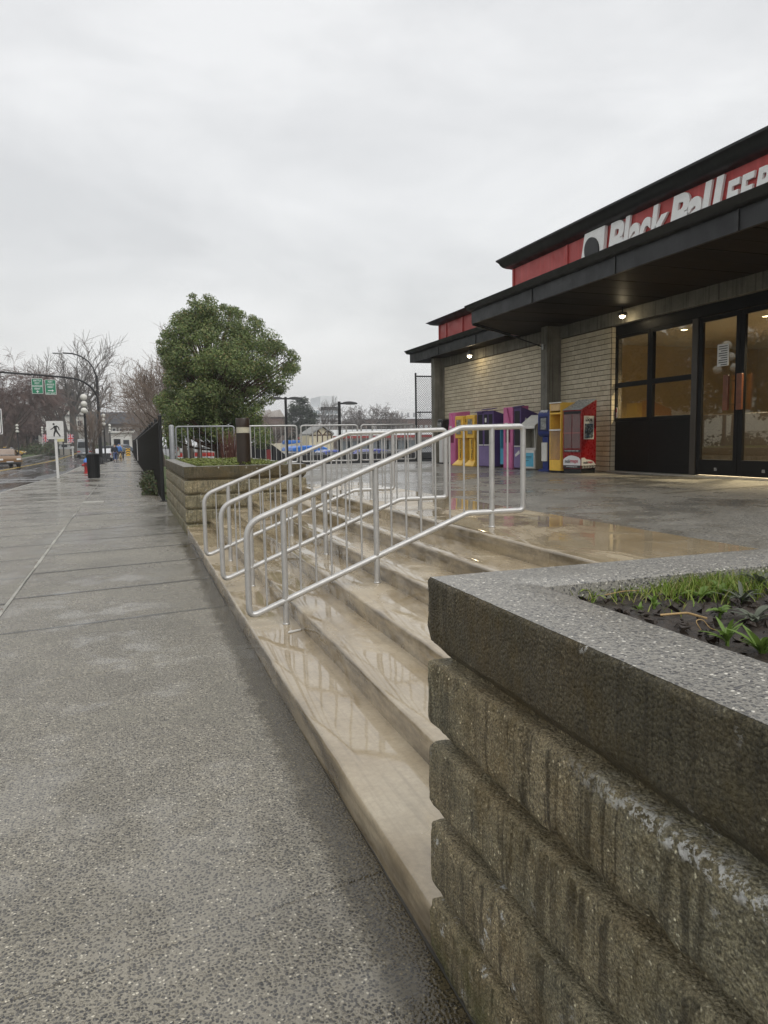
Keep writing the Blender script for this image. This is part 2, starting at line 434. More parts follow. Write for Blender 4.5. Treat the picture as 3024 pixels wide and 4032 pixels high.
# ---------------------------------------------------------------- steps and plaza
NX=[.775,1.13,1.485,1.84,2.195,2.55]; ZS=[.127+.128*i for i in range(6)]
st=thing('concrete_steps',(.775,1.85,0),'wide wet tan concrete steps rising from the sidewalk between the two planters','steps')
for i in range(6):
    x0=NX[i]; x1=(NX[i+1]+.06) if i<5 else 3.75; z=ZS[i]
    zb=-.1 if i==0 else ZS[i-1]-.05
    prof=[(0,zb),(0.002,z-.10),(0,z-.020),(.003,z-.010),(.009,z-.003),(.018,z),(.10,z+.000),(x1-x0,z+.004)]
    b=MB(); ny=140; Y0,Y1=1.80,12.14
    for j in range(ny+1):
        y=lerp(Y0,Y1,j/ny); sx=max(.004,.008*(y-3))
        for q,(dx,zz) in enumerate(prof):
            wob=.0035*nz(y*7,i*3.1,q*.3)+.005*nz(y*1.1,i*7.7) if q<6 else 0
            chip=-.010*max(0,nz(y*9,i*5.5+20)-.45) if 2<=q<=5 else 0
            b.v.append((x0+dx+sx+wob,y,zz+(wob*.4+chip if 2<=q<=5 else .002*nz(y*.9,dx*3,i))))
    n=len(prof)
    for j in range(ny):
        for q in range(n-1): a=j*n+q; b.f.append((a,a+n,a+n+1,a+1))
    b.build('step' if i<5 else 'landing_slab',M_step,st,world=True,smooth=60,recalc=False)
pl=MB()
pl.prism([(3.75,1.7),(5.3,1.7),(5.3,-7),(9.62,-7),(9.62,22.32),(2.62,22.32),(2.62,12.14),(3.79,12.14)],'z',-1.7,.764)
tag(pl.build('plaza',M_plaza),kind='structure')
def band(u0,v0,u1,v1,wd):
    a=onZ(u0,v0,.764); c=onZ(u1,v1,.764); d=(c-a); d.z=0; n=Vector((-d.y,d.x,0)).normalized()*wd/2
    b=MB().add([(p.x,p.y,.768) for p in (a-n,c-n,c+n,a+n)],[(0,1,2,3)])
    return tag(b.build('plaza_band',plain('smooth concrete band',(.16,.145,.115),.45,var=.2,scale=3),recalc=False),kind='structure')
band(2600,1943,3110,1905,.13)
# ---------------------------------------------------------------- planters
def m_planter(name,dark,streak,lich):
    b=NB(name); P=b.pos(); X=b.sep(P)
    Pw=b.mix(.01,P,b.noise(P,70,2,.5,out=1),'ADD')
    d=b.vor(Pw,120); c=b.sep(b.vor(Pw,120,'Color'))
    st=b.ramp(c[0],[(0,(.05,.046,.036)),(.35,(.12,.108,.082)),(.65,(.21,.19,.145)),(.92,(.32,.285,.22)),(.95,(.66,.6,.48)),(1,(.7,.65,.53))])
    mo=b.ramp(b.noise(P,26,5,.7),[(.3,(.13,.112,.078)),(.7,(.30,.265,.19))])
    cc=b.mix(b.ramp(d,[(.3,.9),(.5,0)]),mo,st)
    cc=b.mix(1,cc,b.ramp(b.noise(P,4.2,6,.65),[(.3,.75),(.72,1.65)]),'MULTIPLY')
    nzv=b.math('ABSOLUTE',b.sep(b.new('ShaderNodeNewGeometry').outputs['Normal'])[2])
    flat=b.ramp(nzv,[(.45,0),(.8,1)])
    cc=b.mix(b.math('MULTIPLY',flat,.6),cc,b.mix(b.noise(P,14,4,.6),(.16,.135,.09),(.40,.355,.27)))
    # algae runs down the face
    s1=b.noise(b.map(P,(34,34,2.6)),1,4,.6,.6); s2=b.noise(P,2.4,5,.6)
    sm=b.math('MULTIPLY',b.ramp(s1,[(.50,0),(.60,1)]),b.ramp(s2,[(.35,.25),(.62,1)]))
    sm=b.math('MULTIPLY',sm,b.math('SUBTRACT',1,flat))
    cc=b.mix(b.math('MULTIPLY',sm,streak),cc,(.030,.024,.013))
    cc=b.mix(dark,cc,b.mix(b.noise(P,60,4,.8),(.016,.013,.007),(.085,.068,.036)))
    cc=b.mix(1,cc,b.ramp(b.noise(P,190,5,.85),[(.36,.42),(.52,1.35),(.66,2.6)]),'MULTIPLY')
    # moss and rusty algae where the wall stays wet
    ms=b.math('MULTIPLY',b.ramp(b.noise(P,4.5,5,.65),[(.47,0),(.62,1)]),b.ramp(b.noise(P,30,3,.6),[(.3,.2),(.6,.8)]))
    cc=b.mix(b.math('MULTIPLY',ms,.6),cc,(.14,.098,.03))
    low=b.math('MULTIPLY',b.ramp(X[2],[(.02,1),(.24,0)]),b.ramp(b.noise(P,7,4,.6),[(.38,0),(.6,1)]))
    cc=b.mix(b.math('MULTIPLY',low,.75),cc,(.085,.10,.026))
    gg=b.ramp(b.noise(P,2.1,5,.65),[(.38,0),(.62,1)])
    cc=b.mix(1,cc,b.mix(gg,(.98,1.02,.93),(1.12,1.05,.88)),'MULTIPLY')
    # crusts of white lichen
    if lich:
        L=b.math('MULTIPLY',b.ramp(b.vor(P,13,'Distance'),[(.16,1),(.30,0)]),b.ramp(b.noise(P,60,5,.75),[(.52,0),(.56,1)]))
        L=b.math('MULTIPLY',L,b.ramp(b.noise(P,3.3,3,.5),[(.5,0),(.58,1)]))
        led=b.math('MULTIPLY',b.ramp(X[2],[(.846,0),(.854,1),(.876,1),(.884,0)]),b.ramp(b.noise(P,55,5,.75),[(.50,0),(.54,1)]))
        led=b.math('MULTIPLY',led,b.math('MULTIPLY',b.ramp(X[1],[(0,1),(.05,1)]),b.ramp(b.math('MULTIPLY',X[1],.5),[(.46,1),(.60,0)])))
        L=b.math('MAXIMUM',L,led)
        cc=b.mix(L,cc,(.80,.80,.76))
    hgt=b.math('ADD',b.math('SUBTRACT',1,d),b.math('MULTIPLY',b.noise(P,55,6,.75),1.6))
    hgt=b.math('ADD',hgt,b.math('MULTIPLY',b.math('MULTIPLY',s1,1.5),b.math('SUBTRACT',1,flat)))
    return b.out(cc,b.ramp(b.noise(P,9,4,.6),[(.3,.38),(.7,.75)]),0,b.bump(hgt,1.0,.013),.45)
M_plant=m_planter('weathered ribbed planter concrete',.04,.85,True)
M_plantcap=m_planter('algae blackened planter rim',.80,.95,True)
M_top=aggregate('worn aggregate rim top',(.34,.325,.29),[(.07,.07,.077),(.15,.15,.15),(.24,.235,.22),(.37,.355,.32),(.82,.79,.7)],scale=135,wetlo=.3,wethi=.6,light=.10,bs=.6,film=.4)
COURSES=[(-.05,.166),(.180,.406),(.420,.644),(.660,.882)]
CAPZ=(.892,1.116)
def planter(root,path,closed,ds,rib,rim,inner):
    for ci,(z0,z1) in enumerate(COURSES):
        nf=max(3,int((z1-z0)/ (ds*1.6)))
        pr=[(.06,z0),(.040,z0+.003),(.022,z0+.018),(.005,z0+.034)] if ci else [(.075,z0),(.02,z0),(.004,z0+.01)]
        nb=len(pr)
        pr+=[(0,lerp(z0+.046,z1-.026,i/nf)) for i in range(nf+1)]
        pr+=[(.001,z1-.016),(.005,z1-.007),(.013,z1-.002),(.03,z1+.0),(.06,z1+.004)]
        def disp(p,n,j,ci=ci,nb=nb,L=len(pr)):
            a=.0022*nz(p.x*7+ci,p.y*7,p.z*9)+.0025*nz(p.x*44,p.y*44,p.z*40+ci)
            a+=rib*.0035*nz(p.x*46+9,p.y*46,p.z*1.7+ci*9)
            e=0
            if j<nb+1 or j>L-7: e=-.016*max(0,nz(p.x*11+5,p.y*11,ci*4.1+j*.05)-.10)-.011*max(0,nz(p.x*40,p.y*40,ci+j*.3))
            return n*(a+e)+Vector((0,0,.004*nz(p.x*20,p.y*20,ci*3+1) if j>L-6 else 0))
        sweep(path,pr,closed,ds,disp).build('course',M_plant,root,world=True,smooth=30)
    z0,z1=CAPZ
    nf=max(3,int((z1-z0)/(ds*1.6)))
    pr=[(.06,z0),(.042,z0+.004),(.024,z0+.026),(.005,z0+.044)]
    pr+=[(0,lerp(z0+.066,z1-.012,i/nf)) for i in range(nf+1)]+[(.002,z1-.005),(.006,z1-.0005)]
    L=len(pr)
    def d1(p,n,j):
        a=.003*nz(p.x*9+3,p.y*9,p.z*9)+.003*nz(p.x*38,p.y*38,p.z*30)+rib*.003*nz(p.x*46+9,p.y*46,p.z*1.7)
        if j<5: a-=.012*max(0,nz(p.x*12+8,p.y*12,j*.1))
        if j>=L-2: a=-.0035*max(0,nz(p.x*50,p.y*50,2))
        return n*a
    cap=sweep(path,pr,closed,ds,d1).build('rim',M_plantcap,root,world=True,smooth=30)
    tp=[(.0062,z1),(.03,z1+.001),(rim*.5,z1+.001),(rim-.012,z1),(rim,z1-.006),(rim+.002,z1-.03),(rim+.004,z1-.2)]
    sweep(path,tp,closed,ds*2,lambda p,n,j:(n*(-.0035*max(0,nz(p.x*50,p.y*50,2))) if j==0 else Vector((0,0,.0015*nz(p.x*5,p.y*5,4)))),ends=False).build('rim_top',M_top,cap,smooth=50,world=True,recalc=False)
    core=[(.050,-.05),(.050,.98)]
    sweep(path,core,closed,.4,None,ends=False).build('groove_wall',M_plant,root,world=True,recalc=False)
np_=thing('planter_box',(.775,1.85,0),'large rough concrete planter with mossy stacked courses and weeds, at the foot of the steps','planter')
planter(np_,[(.775,-1.3),(.775,1.85),(5.2,1.85)],False,.016,1.0,.232,None)
fp=thing('planter_box',(.83,12.12,0),'far concrete planter filled with bright green ground cover, a brown bollard light on it','planter')
planter(fp,[(.84,12.12),(.84,18.3),(2.86,18.3),(2.86,12.12)],True,.05,.6,.24,None)
# soil
s=MB(); s.grid(90,70,lambda a,c:(lerp(1.0,5.3,a**1.4),lerp(-1.3,1.64,c),1.068+.018*nz(a*30,c*22)+.012*nz(a*90,c*66,3)+.008*nz(a*200,c*150,5)))
s.build('soil',M_soil,np_,world=True,smooth=180,recalc=False)
s=MB(); s.grid(20,40,lambda a,c:(lerp(1.05,2.66,a),lerp(12.32,18.1,c),1.07+.03*nz(a*6,c*12)))
s.build('soil',M_soil,fp,world=True,smooth=180,recalc=False)
# ---------------------------------------------------------------- handrails on the steps
def m_metal(name,c,ro,me):
    b=NB(name); P=b.obj()
    f=b.noise(P,6,5,.6); drops=b.vor(P,130,'Distance')
    cc=b.ramp(f,[(.3,sh(c,.86)),(.7,sh(c,1.06))])
    grime=b.ramp(b.noise(P,28,4,.65),[(.58,0),(.72,.35)])
    cc=b.mix(grime,cc,sh(c,.45))
    return b.out(cc,b.ramp(b.noise(P,18,4,.6),[(.3,ro-.08),(.7,ro+.12)]),me,b.bump(b.ramp(drops,[(.05,1),(.28,0)]),.12,.003),.5)
M_rail=m_metal('wet brushed aluminium',(.53,.525,.51),.40,.55)
def zt(x): return .905+(x-.79)*.393 if x<2.5 else 1.594-.0*(x)
def zb_(x): return .205+(x-.79)*.387 if x<2.58 else .897
def handrail(y,label):
    r=thing('handrail',(.79,y,0),label,'handrail','handrails on the steps')
    lp=fillet([(.79,y,.205),(.79,y,.905),(2.52,y,1.585),(3.09,y,1.594),(3.09,y,.897),(2.58,y,.897)],[.055,.17,.16,.045,.04,.13],8)
    MB().tube(lp,.0232,16,closed=True).build('rail',M_rail,r,world=True,smooth=60)
    for x,z in ((1.065,.127),(1.795,.383),(2.80,.767)):
        p=MB().cyl((x,y,z-.02),(x,y,zt(x)-.008),.0222,n=16).build('post',M_rail,r,world=True,smooth=60)
        MB().lathe([(.026,0),(.0275,.003),(.0275,.006),(.0225,.012)],16,(x,y,z+.002)).build('collar',M_rail,p,world=True,smooth=40)
    xs=[.925]+[lerp(1.065,1.795,i/6) for i in range(1,6)]+[lerp(1.795,2.80,i/8) for i in range(1,8)]+[2.945]
    for x in xs:
        MB().cyl((x,y,zb_(x)+.008),(x,y,zt(x)-.008),.0078,n=10).build('baluster',M_rail,r,world=True,smooth=60)
handrail(5.295,'silver tubular stair handrail closest to the foreground planter')
handrail(6.85,'silver tubular stair handrail, the middle one of three on the steps')
handrail(8.425,'silver tubular stair handrail closest to the far planter')
# guard rail panels closing the far side of the plaza
M_guard=m_metal('grey guard rail with tree shade',(.30,.31,.32),.4,.3)  # rail metal made darker, the tree's shade put into its colour
GY=22.3
def gx(u): return onY(u,1700,GY).x
def guard(u0,u1,label,nb,mat,endpost=False):
    x0,x1=gx(u0),gx(u1); r=thing('guard_rail',(x0,GY,.764),label,'guard rail','guard rails along the edge of the plaza')
    lp=fillet([(x0,GY,.86),(x0,GY,1.985),(x1,GY,1.985),(x1,GY,.86)],[.07,.09,.09,.07],6)
    MB().tube(lp,.026,12,closed=True).build('frame',mat,r,world=True,smooth=60)
    L=x1-x0
    for t in (.2,.8): MB().cyl((x0+L*t,GY,.76),(x0+L*t,GY,1.975),.024,n=12).build('post',mat,r,world=True,smooth=60)
    for i in range(1,nb+1):
        t=i/(nb+1)
        if min(abs(t-.2),abs(t-.8))<.035: continue
        MB().cyl((x0+L*t,GY,.87),(x0+L*t,GY,1.975),.009,n=8).build('baluster',mat,r,world=True,smooth=60)
    if endpost:
        MB().lathe([(.075,0),(.075,1.24),(.06,1.265),(.02,1.28)],14,(x0-.12,GY,.764)).build('end_post',mat,r,world=True,smooth=40)
guard(692,922,'dark grey guard rail panel with a thick end post, under the big evergreen tree',9,M_guard,True)
guard(938,1168,'guard rail panel half hidden behind the brown bollard light',10,M_rail)
guard(1185,1407,'guard rail panel between the bollard light panel and the chain link side',10,M_rail)
guard(1422,1636,'guard rail panel ending beside the chain link fence',10,M_rail)
# litter on the first step
b=MB().prism([(1.02,5.02),(1.12,5.06),(1.14,5.09),(1.03,5.055)],'z',.1315,.139)
tag(b.build('paper_scrap',plain('wet white paper',(.6,.58,.54),.5)),'small white scrap of wet paper on the lowest step','litter')
# ---------------------------------------------------------------- the terminal building
def onX(u,v,x): d=ray(u,v); return Vector((0,0,H))+d*(x/d.x)
def r2(x,y): return (2300+x*.4364,1200+y*.4364)
def r6(x,y): return (1550+x*.4822,900+y*.4822)
def m_brick():
    b=NB('cream glazed brick'); P=b.pos(); r=b.objrand()
    k=b.math('FRACT',b.math('ADD',r,b.math('MULTIPLY',b.island(),7.3)))
    c=b.ramp(k,[(0,(.52,.455,.33)),(.5,(.58,.515,.38)),(1,(.64,.57,.43))])
    c=b.mix(1,c,b.ramp(b.noise(P,22,5,.7),[(.3,.85),(.7,1.08)]),'MULTIPLY')
    return b.out(c,.5,0,b.bump(b.noise(P,90,4,.7),.15,.004),.4)
M_brick=m_brick()
M_mortar=plain('dark mortar',(.085,.066,.043),.8,var=.2,scale=20)
def m_col():
    b=NB('stained cast concrete'); P=b.pos()
    c=b.ramp(b.noise(P,2.5,6,.65),[(.3,(.13,.125,.105)),(.7,(.235,.225,.19))])
    s=b.ramp(b.noise(b.map(P,(14,14,.5)),1,5,.65),[(.5,0),(.68,.75)])
    c=b.mix(s,c,(.045,.038,.028)); c=b.mix(1,c,b.ramp(b.noise(P,70,3,.7),[(.3,.85),(.7,1.1)]),'MULTIPLY')
    return b.out(c,.75,0,b.bump(b.noise(P,60,5,.7),.25,.006),.3)
M_col=m_col()
def m_fascia(name,c0,c1,ro):
    b=NB(name); P=b.pos()
    c=b.ramp(b.noise(b.map(P,(6,1.2,2.5)),1,6,.65),[(.3,c0),(.7,c1)])
    s=b.ramp(b.noise(b.map(P,(12,12,.6)),1,5,.6),[(.52,0),(.7,.5)])
    c=b.mix(s,c,sh(c1,1.35))
    return b.out(c,b.ramp(b.noise(P,4,4,.6),[(.3,ro-.1),(.7,ro+.15)]),.2,b.bump(b.noise(b.map(P,(1,1.6,3)),1.5,3,.5),.25,.03),.5)
M_fas=m_fascia('dark sheet metal fascia',(.010,.0105,.012),(.02,.021,.022),.45)
M_gut=m_fascia('blackened gutter metal',(.012,.0125,.012),(.026,.027,.024),.42)
M_red=m_fascia('red painted panel',(.36,.034,.03),(.43,.05,.044),.38)
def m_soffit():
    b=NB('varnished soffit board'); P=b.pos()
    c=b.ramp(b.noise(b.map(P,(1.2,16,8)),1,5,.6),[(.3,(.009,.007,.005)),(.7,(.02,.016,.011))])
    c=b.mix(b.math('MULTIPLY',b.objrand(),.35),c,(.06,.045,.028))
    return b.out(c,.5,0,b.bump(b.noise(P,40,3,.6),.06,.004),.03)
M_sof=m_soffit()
M_blk=plain('black anodised frame',(.006,.006,.006),.5,var=.2,scale=3,spec=.2)
M_blkp=plain('black painted kick panel',(.006,.006,.0055),.5,var=.3,scale=2,spec=.2)
def m_glass():
    b=NB('window glass'); t=b.t; t.nodes.remove(b.p)
    g=b.new('ShaderNodeBsdfGlossy'); g.inputs['Roughness'].default_value=.015; g.inputs['Color'].default_value=(.9,.92,.9,1)
    tr=b.new('ShaderNodeBsdfTransparent'); tr.inputs['Color'].default_value=(.80,.80,.76,1)
    lw=b.new('ShaderNodeLayerWeight'); lw.inputs['Blend'].default_value=.5
    f=b.math('MULTIPLY_ADD',b.math('POWER',lw.outputs['Facing'],3.0),.50); f.node.inputs[2].default_value=.11
    mx=b.new('ShaderNodeMixShader'); t.links.new(f,mx.inputs[0]); t.links.new(tr.outputs[0],mx.inputs[1]); t.links.new(g.outputs[0],mx.inputs[2])
    t.links.new(mx.outputs[0],t.nodes['Material Output'].inputs['Surface']); return b.m
M_glass=m_glass()
M_room=plain('ochre lobby wall',(.50,.37,.15),.7,var=.08,scale=2)
M_ceil=plain('cream ceiling tile',(.55,.50,.38),.8,var=.05)
M_floor=plain('lobby floor tile',(.12,.10,.08),.35,var=.15)
M_wood=plain('reddish door pull wood',(.17,.058,.026),.38,var=.3,scale=5)
M_whitep=plain('white enamel',(.66,.66,.64),.4,var=.05)
FX=9.49; WX=9.62; ZL=.764
bd=thing('ferry_terminal',(9.49,21.4,ZL),'low cream brick terminal with black eaves, red upper panels and a lit glass entrance','building')
# shell
b=MB().box(9.77,17,14.4,21.33,ZL-.1,4.05).box(9.65,17,-8,3.2,ZL-.1,3.95)
b.build('inner_wall',M_mortar,bd,world=True)
b=MB(); b.box(9.52,17,-8,16.88,4.42,5.80); b.build('upper_storey',M_red,bd,world=True)
b=MB(); b.box(9.52,17,16.885,21.58,4.42,5.10); b.build('clerestory',M_red,bd,world=True)
# brick walls
def bricks(y0,y1,seed,off):
    wl=MB().box(9.504,9.77,y0,y1,ZL-.02,3.74).build('brick_wall',M_mortar,bd,world=True)
    out=[]
    for c in range(28):
        z=ZL+.006+c*.1058; o=(c%2)*.1075+off
        y=y1-o
        while y>y0+.02:
            a=max(y-.2075,y0+.004); t=min(y,y1-.004)
            if t-a>.03: out.append((a,t,z))
            y-=.215
        if o>.03 and y1-o<y1-.03: out.append((y1-o+.0075,y1-.004,z))
    return wl,out
wB,bB=bricks(12.745,14.574,1,.0)
wA,bA=bricks(14.845,21.07,2,.05)
allb=sorted([(q[0],wB,q) for q in bB]+[(q[0],wA,q) for q in bA],key=lambda t:t[0])
L9=LOC[bd.name]; MBR={}
def brick_mesh(w):
    k=round(w,3)
    if k not in MBR:
        m=MB().box(0,.03,-w/2,w/2,0,.0915)
        me=bpy.data.meshes.new('brick'); me.from_pydata(m.v,[],m.f); me.materials.append(M_brick); MBR[k]=me
    return MBR[k]
for i,(yy,wl,(a,t,z)) in enumerate(allb[:300]):
    ob=bpy.data.objects.new('brick',brick_mesh(t-a)); col.objects.link(ob); ob.parent=wl
    ob.location=(FX-.002+rnd.uniform(-.0025,.0025)-L9[0],(a+t)/2-L9[1],z-L9[2])
m=MB()
for yy,wl,(a,t,z) in allb[300:]:
    e=rnd.uniform(-.0025,.0025); m.box(FX-.002+e,FX+.028,a,t,z,z+.0915)
m.build('brick_facing',M_brick,wA,world=True,kind='stuff',recalc=False)
m=MB()
for c in range(28):
    z=ZL+.006+c*.1058; m.box(FX+.022,FX+.135,12.725,12.76,z,z+.0955)
m.build('brick_reveal',M_brick,wB,world=True,recalc=False)
for y0,y1,x0 in ((14.574,14.845,9.122),(21.07,21.32,9.135)):
    MB().box(x0,9.60,y0,y1,ZL-.05,4.02).build('column',M_col,bd,world=True,bevel=.012)
MB().box(9.462,9.70,-8,21.068,3.742,4.03).build('lintel_beam',M_col,bd,world=True,bevel=.008)
MB().box(9.40,9.76,3.2,12.74,ZL-.02,ZL+.018).build('threshold',M_kerb,bd,world=True,bevel=.006)
# canopy and eaves: gutters, fascias, soffits
def run(name,prof,path,mat,parent,sm=35,caps=True):
    """prof: (outward, z); path: plan points, outward is to the left of travel"""
    P=[Vector((x,y,0)) for x,y in path]; n=len(P); rows=[]
    for i in range(n):
        d0=(P[i]-P[i-1]).normalized() if i else None; d1=(P[i+1]-P[i]).normalized() if i<n-1 else None
        a=d0 or d1; c=d1 or d0
        n0=Vector((-a.y,a.x,0)); n1=Vector((-c.y,c.x,0)); nn=n0+n1; nn/=max(.3,nn.length_squared/2) ; 
        rows.append([(P[i].x+nn.x*o,P[i].y+nn.y*o,z) for o,z in prof])
    b=MB(); w=len(prof)
    for r in rows: b.v+=r
    for i in range(n-1):
        for j in range(w): a=i*w; b.f.append((a+j,a+w+j,a+w+(j+1)%w,a+(j+1)%w))
    b.f.append(tuple(range(w))); b.f.append(tuple((n-1)*w+j for j in reversed(range(w))))
    return b.build(name,mat,parent,world=True,smooth=sm)
can=[(7.25,-6.5),(7.25,14.64),(8.87,15.9),(8.87,22.45),(9.6,22.45)]
can=list(can)
# travelling +Y the outward side (-X) is on the left
cp=run('canopy_fascia',[(0,4.0),(0,4.265),(-.05,4.265),(-.05,4.0)],can,M_fas,bd)
run('gutter',[(.004,4.262),(.03,4.266),(.075,4.278),(.10,4.302),(.112,4.335),(.14,4.365),(.145,4.385),(.13,4.385),(.09,4.35),(-.05,4.35),(-.05,4.262)],can,M_gut,cp)
for y in (12.11,9.66,7.25,4.8):
    MB().box(7.232,7.262,y-.012,y+.012,3.998,4.27).build('seam',M_gut,cp,world=True)
for y in (17.67,20.13):
    MB().box(8.852,8.88,y-.012,y+.012,3.998,4.235).build('seam',M_gut,cp,world=True)
# soffit boards run from the fascia back to the wall
y=14.60; i=0
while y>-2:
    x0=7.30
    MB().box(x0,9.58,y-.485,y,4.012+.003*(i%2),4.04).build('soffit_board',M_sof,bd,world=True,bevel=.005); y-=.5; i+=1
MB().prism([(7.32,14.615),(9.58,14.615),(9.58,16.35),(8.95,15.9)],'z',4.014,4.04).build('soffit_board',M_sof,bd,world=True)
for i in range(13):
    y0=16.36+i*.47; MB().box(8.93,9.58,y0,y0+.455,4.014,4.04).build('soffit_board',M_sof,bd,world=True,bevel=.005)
MB().tube([(7.29,14.66,3.985),(8.88,15.905,3.985)],.02,6).build('soffit_trim',M_fas,bd,world=True)
MB().prism([(7.3,-6.5),(9.7,-6.5),(9.7,22.4),(8.92,22.4),(8.92,15.87),(7.3,14.6)],'z',4.30,4.345).build('roof_deck',M_gut,bd,world=True)
MB().tube([(8.75,15.75,3.98),(9.10,14.78,3.58)],.014,8).build('canopy_brace',M_fas,bd,world=True)
MB().box(9.085,9.125,14.68,14.76,3.50,3.63).build('brace_bracket',plain('galvanised bracket',(.4,.4,.38),.4,.6),bd,world=True,bevel=.006)
# cornices of the two upper walls
def cornice(za,zb,y0,y1,name):
    d=zb-za
    return run(name,[(0,za),(.03,za+.05*d),(.11,za+.14*d),(.18,za+.3*d),(.222,za+.5*d),(.24,za+.66*d),(.275,za+.8*d),(.30,za+.86*d),(.305,zb),(.28,zb+.004),(-.2,zb+.004),(-.2,za)],[(9.515,y0),(9.515,y1),(17,y1)],M_gut,bd,40)
cornice(5.785,6.06,-8,16.89,'upper_cornice')
cornice(5.085,5.20,16.86,21.59,'cornice')
for y in (16.80,14.39,): MB().box(9.492,9.53,y-.035,y+.035,4.42,5.785).build('batten',M_red,bd,world=True,bevel=.006)
for y in (21.50,20.96,19.80,18.6,17.45): MB().box(9.492,9.53,y-.03,y+.03,4.42,5.085).build('batten',M_red,bd,world=True,bevel=.006)
# ---- glazed entrance
def yy(x,y=600): return onX(*r2(x,y),WX).y
def zz(x,y): return onX(*r2(x,y),WX).z
Yf=12.72; Y1=yy(280); Y2=yy(580); Y3=yy(626); Y4=yy(980); Y5=yy(1036); Y6=yy(1122); Y7=yy(1392); YM=yy(1412); Y8=yy(1512)
ZT=3.745; ZG=3.50; ZR0,ZR1=2.49,2.585; ZSL=1.865
def fr(y0,y1,z0,z1,x0=WX-.03,x1=WX+.05): return MB().box(x0,x1,min(y0,y1),max(y0,y1),z0,z1)
def pane(y0,y1,z0,z1,par):
    MB().box(WX+.004,WX+.012,min(y0,y1),max(y0,y1),z0,z1).build('pane',M_glass,par,world=True)
# header and posts
h=MB().box(WX-.035,WX+.06,3.2,Yf,ZG+.04,ZT).build('header',M_blk,bd,world=True,bevel=.005)
for k,(a,c) in enumerate(((Y1,Y2),(Y3,Y4))):
    ya,yb=(Yf if k==0 else (Y2+Y3)/2),((Y2+Y3)/2 if k==0 else Y4-.01)
    m=MB()
    m.box(WX-.03,WX+.05,a,ya-.002,ZSL-.07,ZG+.04).box(WX-.03,WX+.05,yb+.002,c,ZSL-.07,ZG+.04)
    m.box(WX-.029,WX+.049,c,a,ZR0,ZR1).box(WX-.029,WX+.049,c,a,ZSL-.07,ZSL).box(WX-.029,WX+.049,c,a,ZG-.02,ZG+.04)
    wd=m.build('window',M_blk,bd,world=True,bevel=.004)
    pane(a,c,ZSL,ZR0,wd); pane(a,c,ZR1,ZG-.02,wd)
    kp=MB().box(WX-.015,WX+.05,yb+.002,ya-.002,ZL+.02,ZSL-.07).build('kick_panel',M_blkp,bd,world=True,bevel=.004)
    MB().box(WX-.022,WX-.012,yb+.06,ya-.06,ZL+.17,ZL+.19).build('trim_strip',M_blk,kp,world=True)
MB().box(WX-.045,WX+.06,Y5,Y4-.012,ZL+.02,ZG+.04).build('door_post',plain('bronze door post',(.05,.042,.033),.4),bd,world=True,bevel=.005)
def door(ya,yb,hy):
    m=MB(); s=.075
    m.box(WX-.025,WX+.03,ya-.09,ya,ZL+.03,ZG+.03).box(WX-.025,WX+.03,yb,yb+.09,ZL+.03,ZG+.03)
    m.box(WX-.024,WX+.029,yb+.09,ya-.09,ZL+.03,ZL+.30).box(WX-.024,WX+.029,yb+.09,ya-.09,ZG-.05,ZG+.03)
    d=m.build('door',M_blk,bd,world=True,bevel=.004)
    pane(ya-.09,yb+.09,ZL+.30,ZG-.05,d)
    hb=MB().box(WX-.115,WX-.07,hy-.055,hy+.055,1.90,2.49).build('handle',M_wood,d,world=True,bevel=.008)
    for z in (2.0,2.4): MB().tube([(WX-.07,hy,z),(WX-.024,hy,z)],.012,8).build('standoff',M_blk,hb,world=True)
    MB().box(WX-.032,WX-.024,(ya+yb)/2-.04,(ya+yb)/2+.02,ZL+.11,ZL+.16).build('floor_lock',plain('steel lock',(.4,.4,.4),.3,.8),d,world=True)
    return d
dr1=door(Y5-.005,YM+.004,yy(1325)); dr2=door(YM-.004,YM-1.08,yy(1448))
door(YM-1.10,YM-2.15,YM-2.0)
# notice and sticker on the glass
nb=MB().box(WX-.0005,WX+.003,yy(1300),yy(1198),zz(1250,553),zz(1250,355)).build('notice',plain('white notice paper',(.62,.62,.6),.6,var=.04),bd,world=True)
m=MB()
for i in range(9):
    z=lerp(zz(1250,375),zz(1250,540),i/8); m.box(WX-.0025,WX-.0008,yy(1288)+.0*i,yy(1210)-(.05 if i%3==2 else 0),z-.008,z+.006)
m.build('print',plain('black print',(.03,.03,.03),.6),nb,world=True)
sk=MB().box(WX-.002,WX+.003,Y1-.085,Y1-.008,1.875,2.09).build('door_sticker',M_whitep,bd,world=True)
MB().box(WX-.004,WX-.0025,Y1-.08,Y1-.013,1.985,2.075).build('red_field',plain('sticker red',(.45,.02,.03),.5),sk,world=True)
MB().box(WX-.004,WX-.0025,Y1-.075,Y1-.018,1.90,1.965).build('red_line',plain('sticker pink',(.55,.25,.24),.5),sk,world=True)
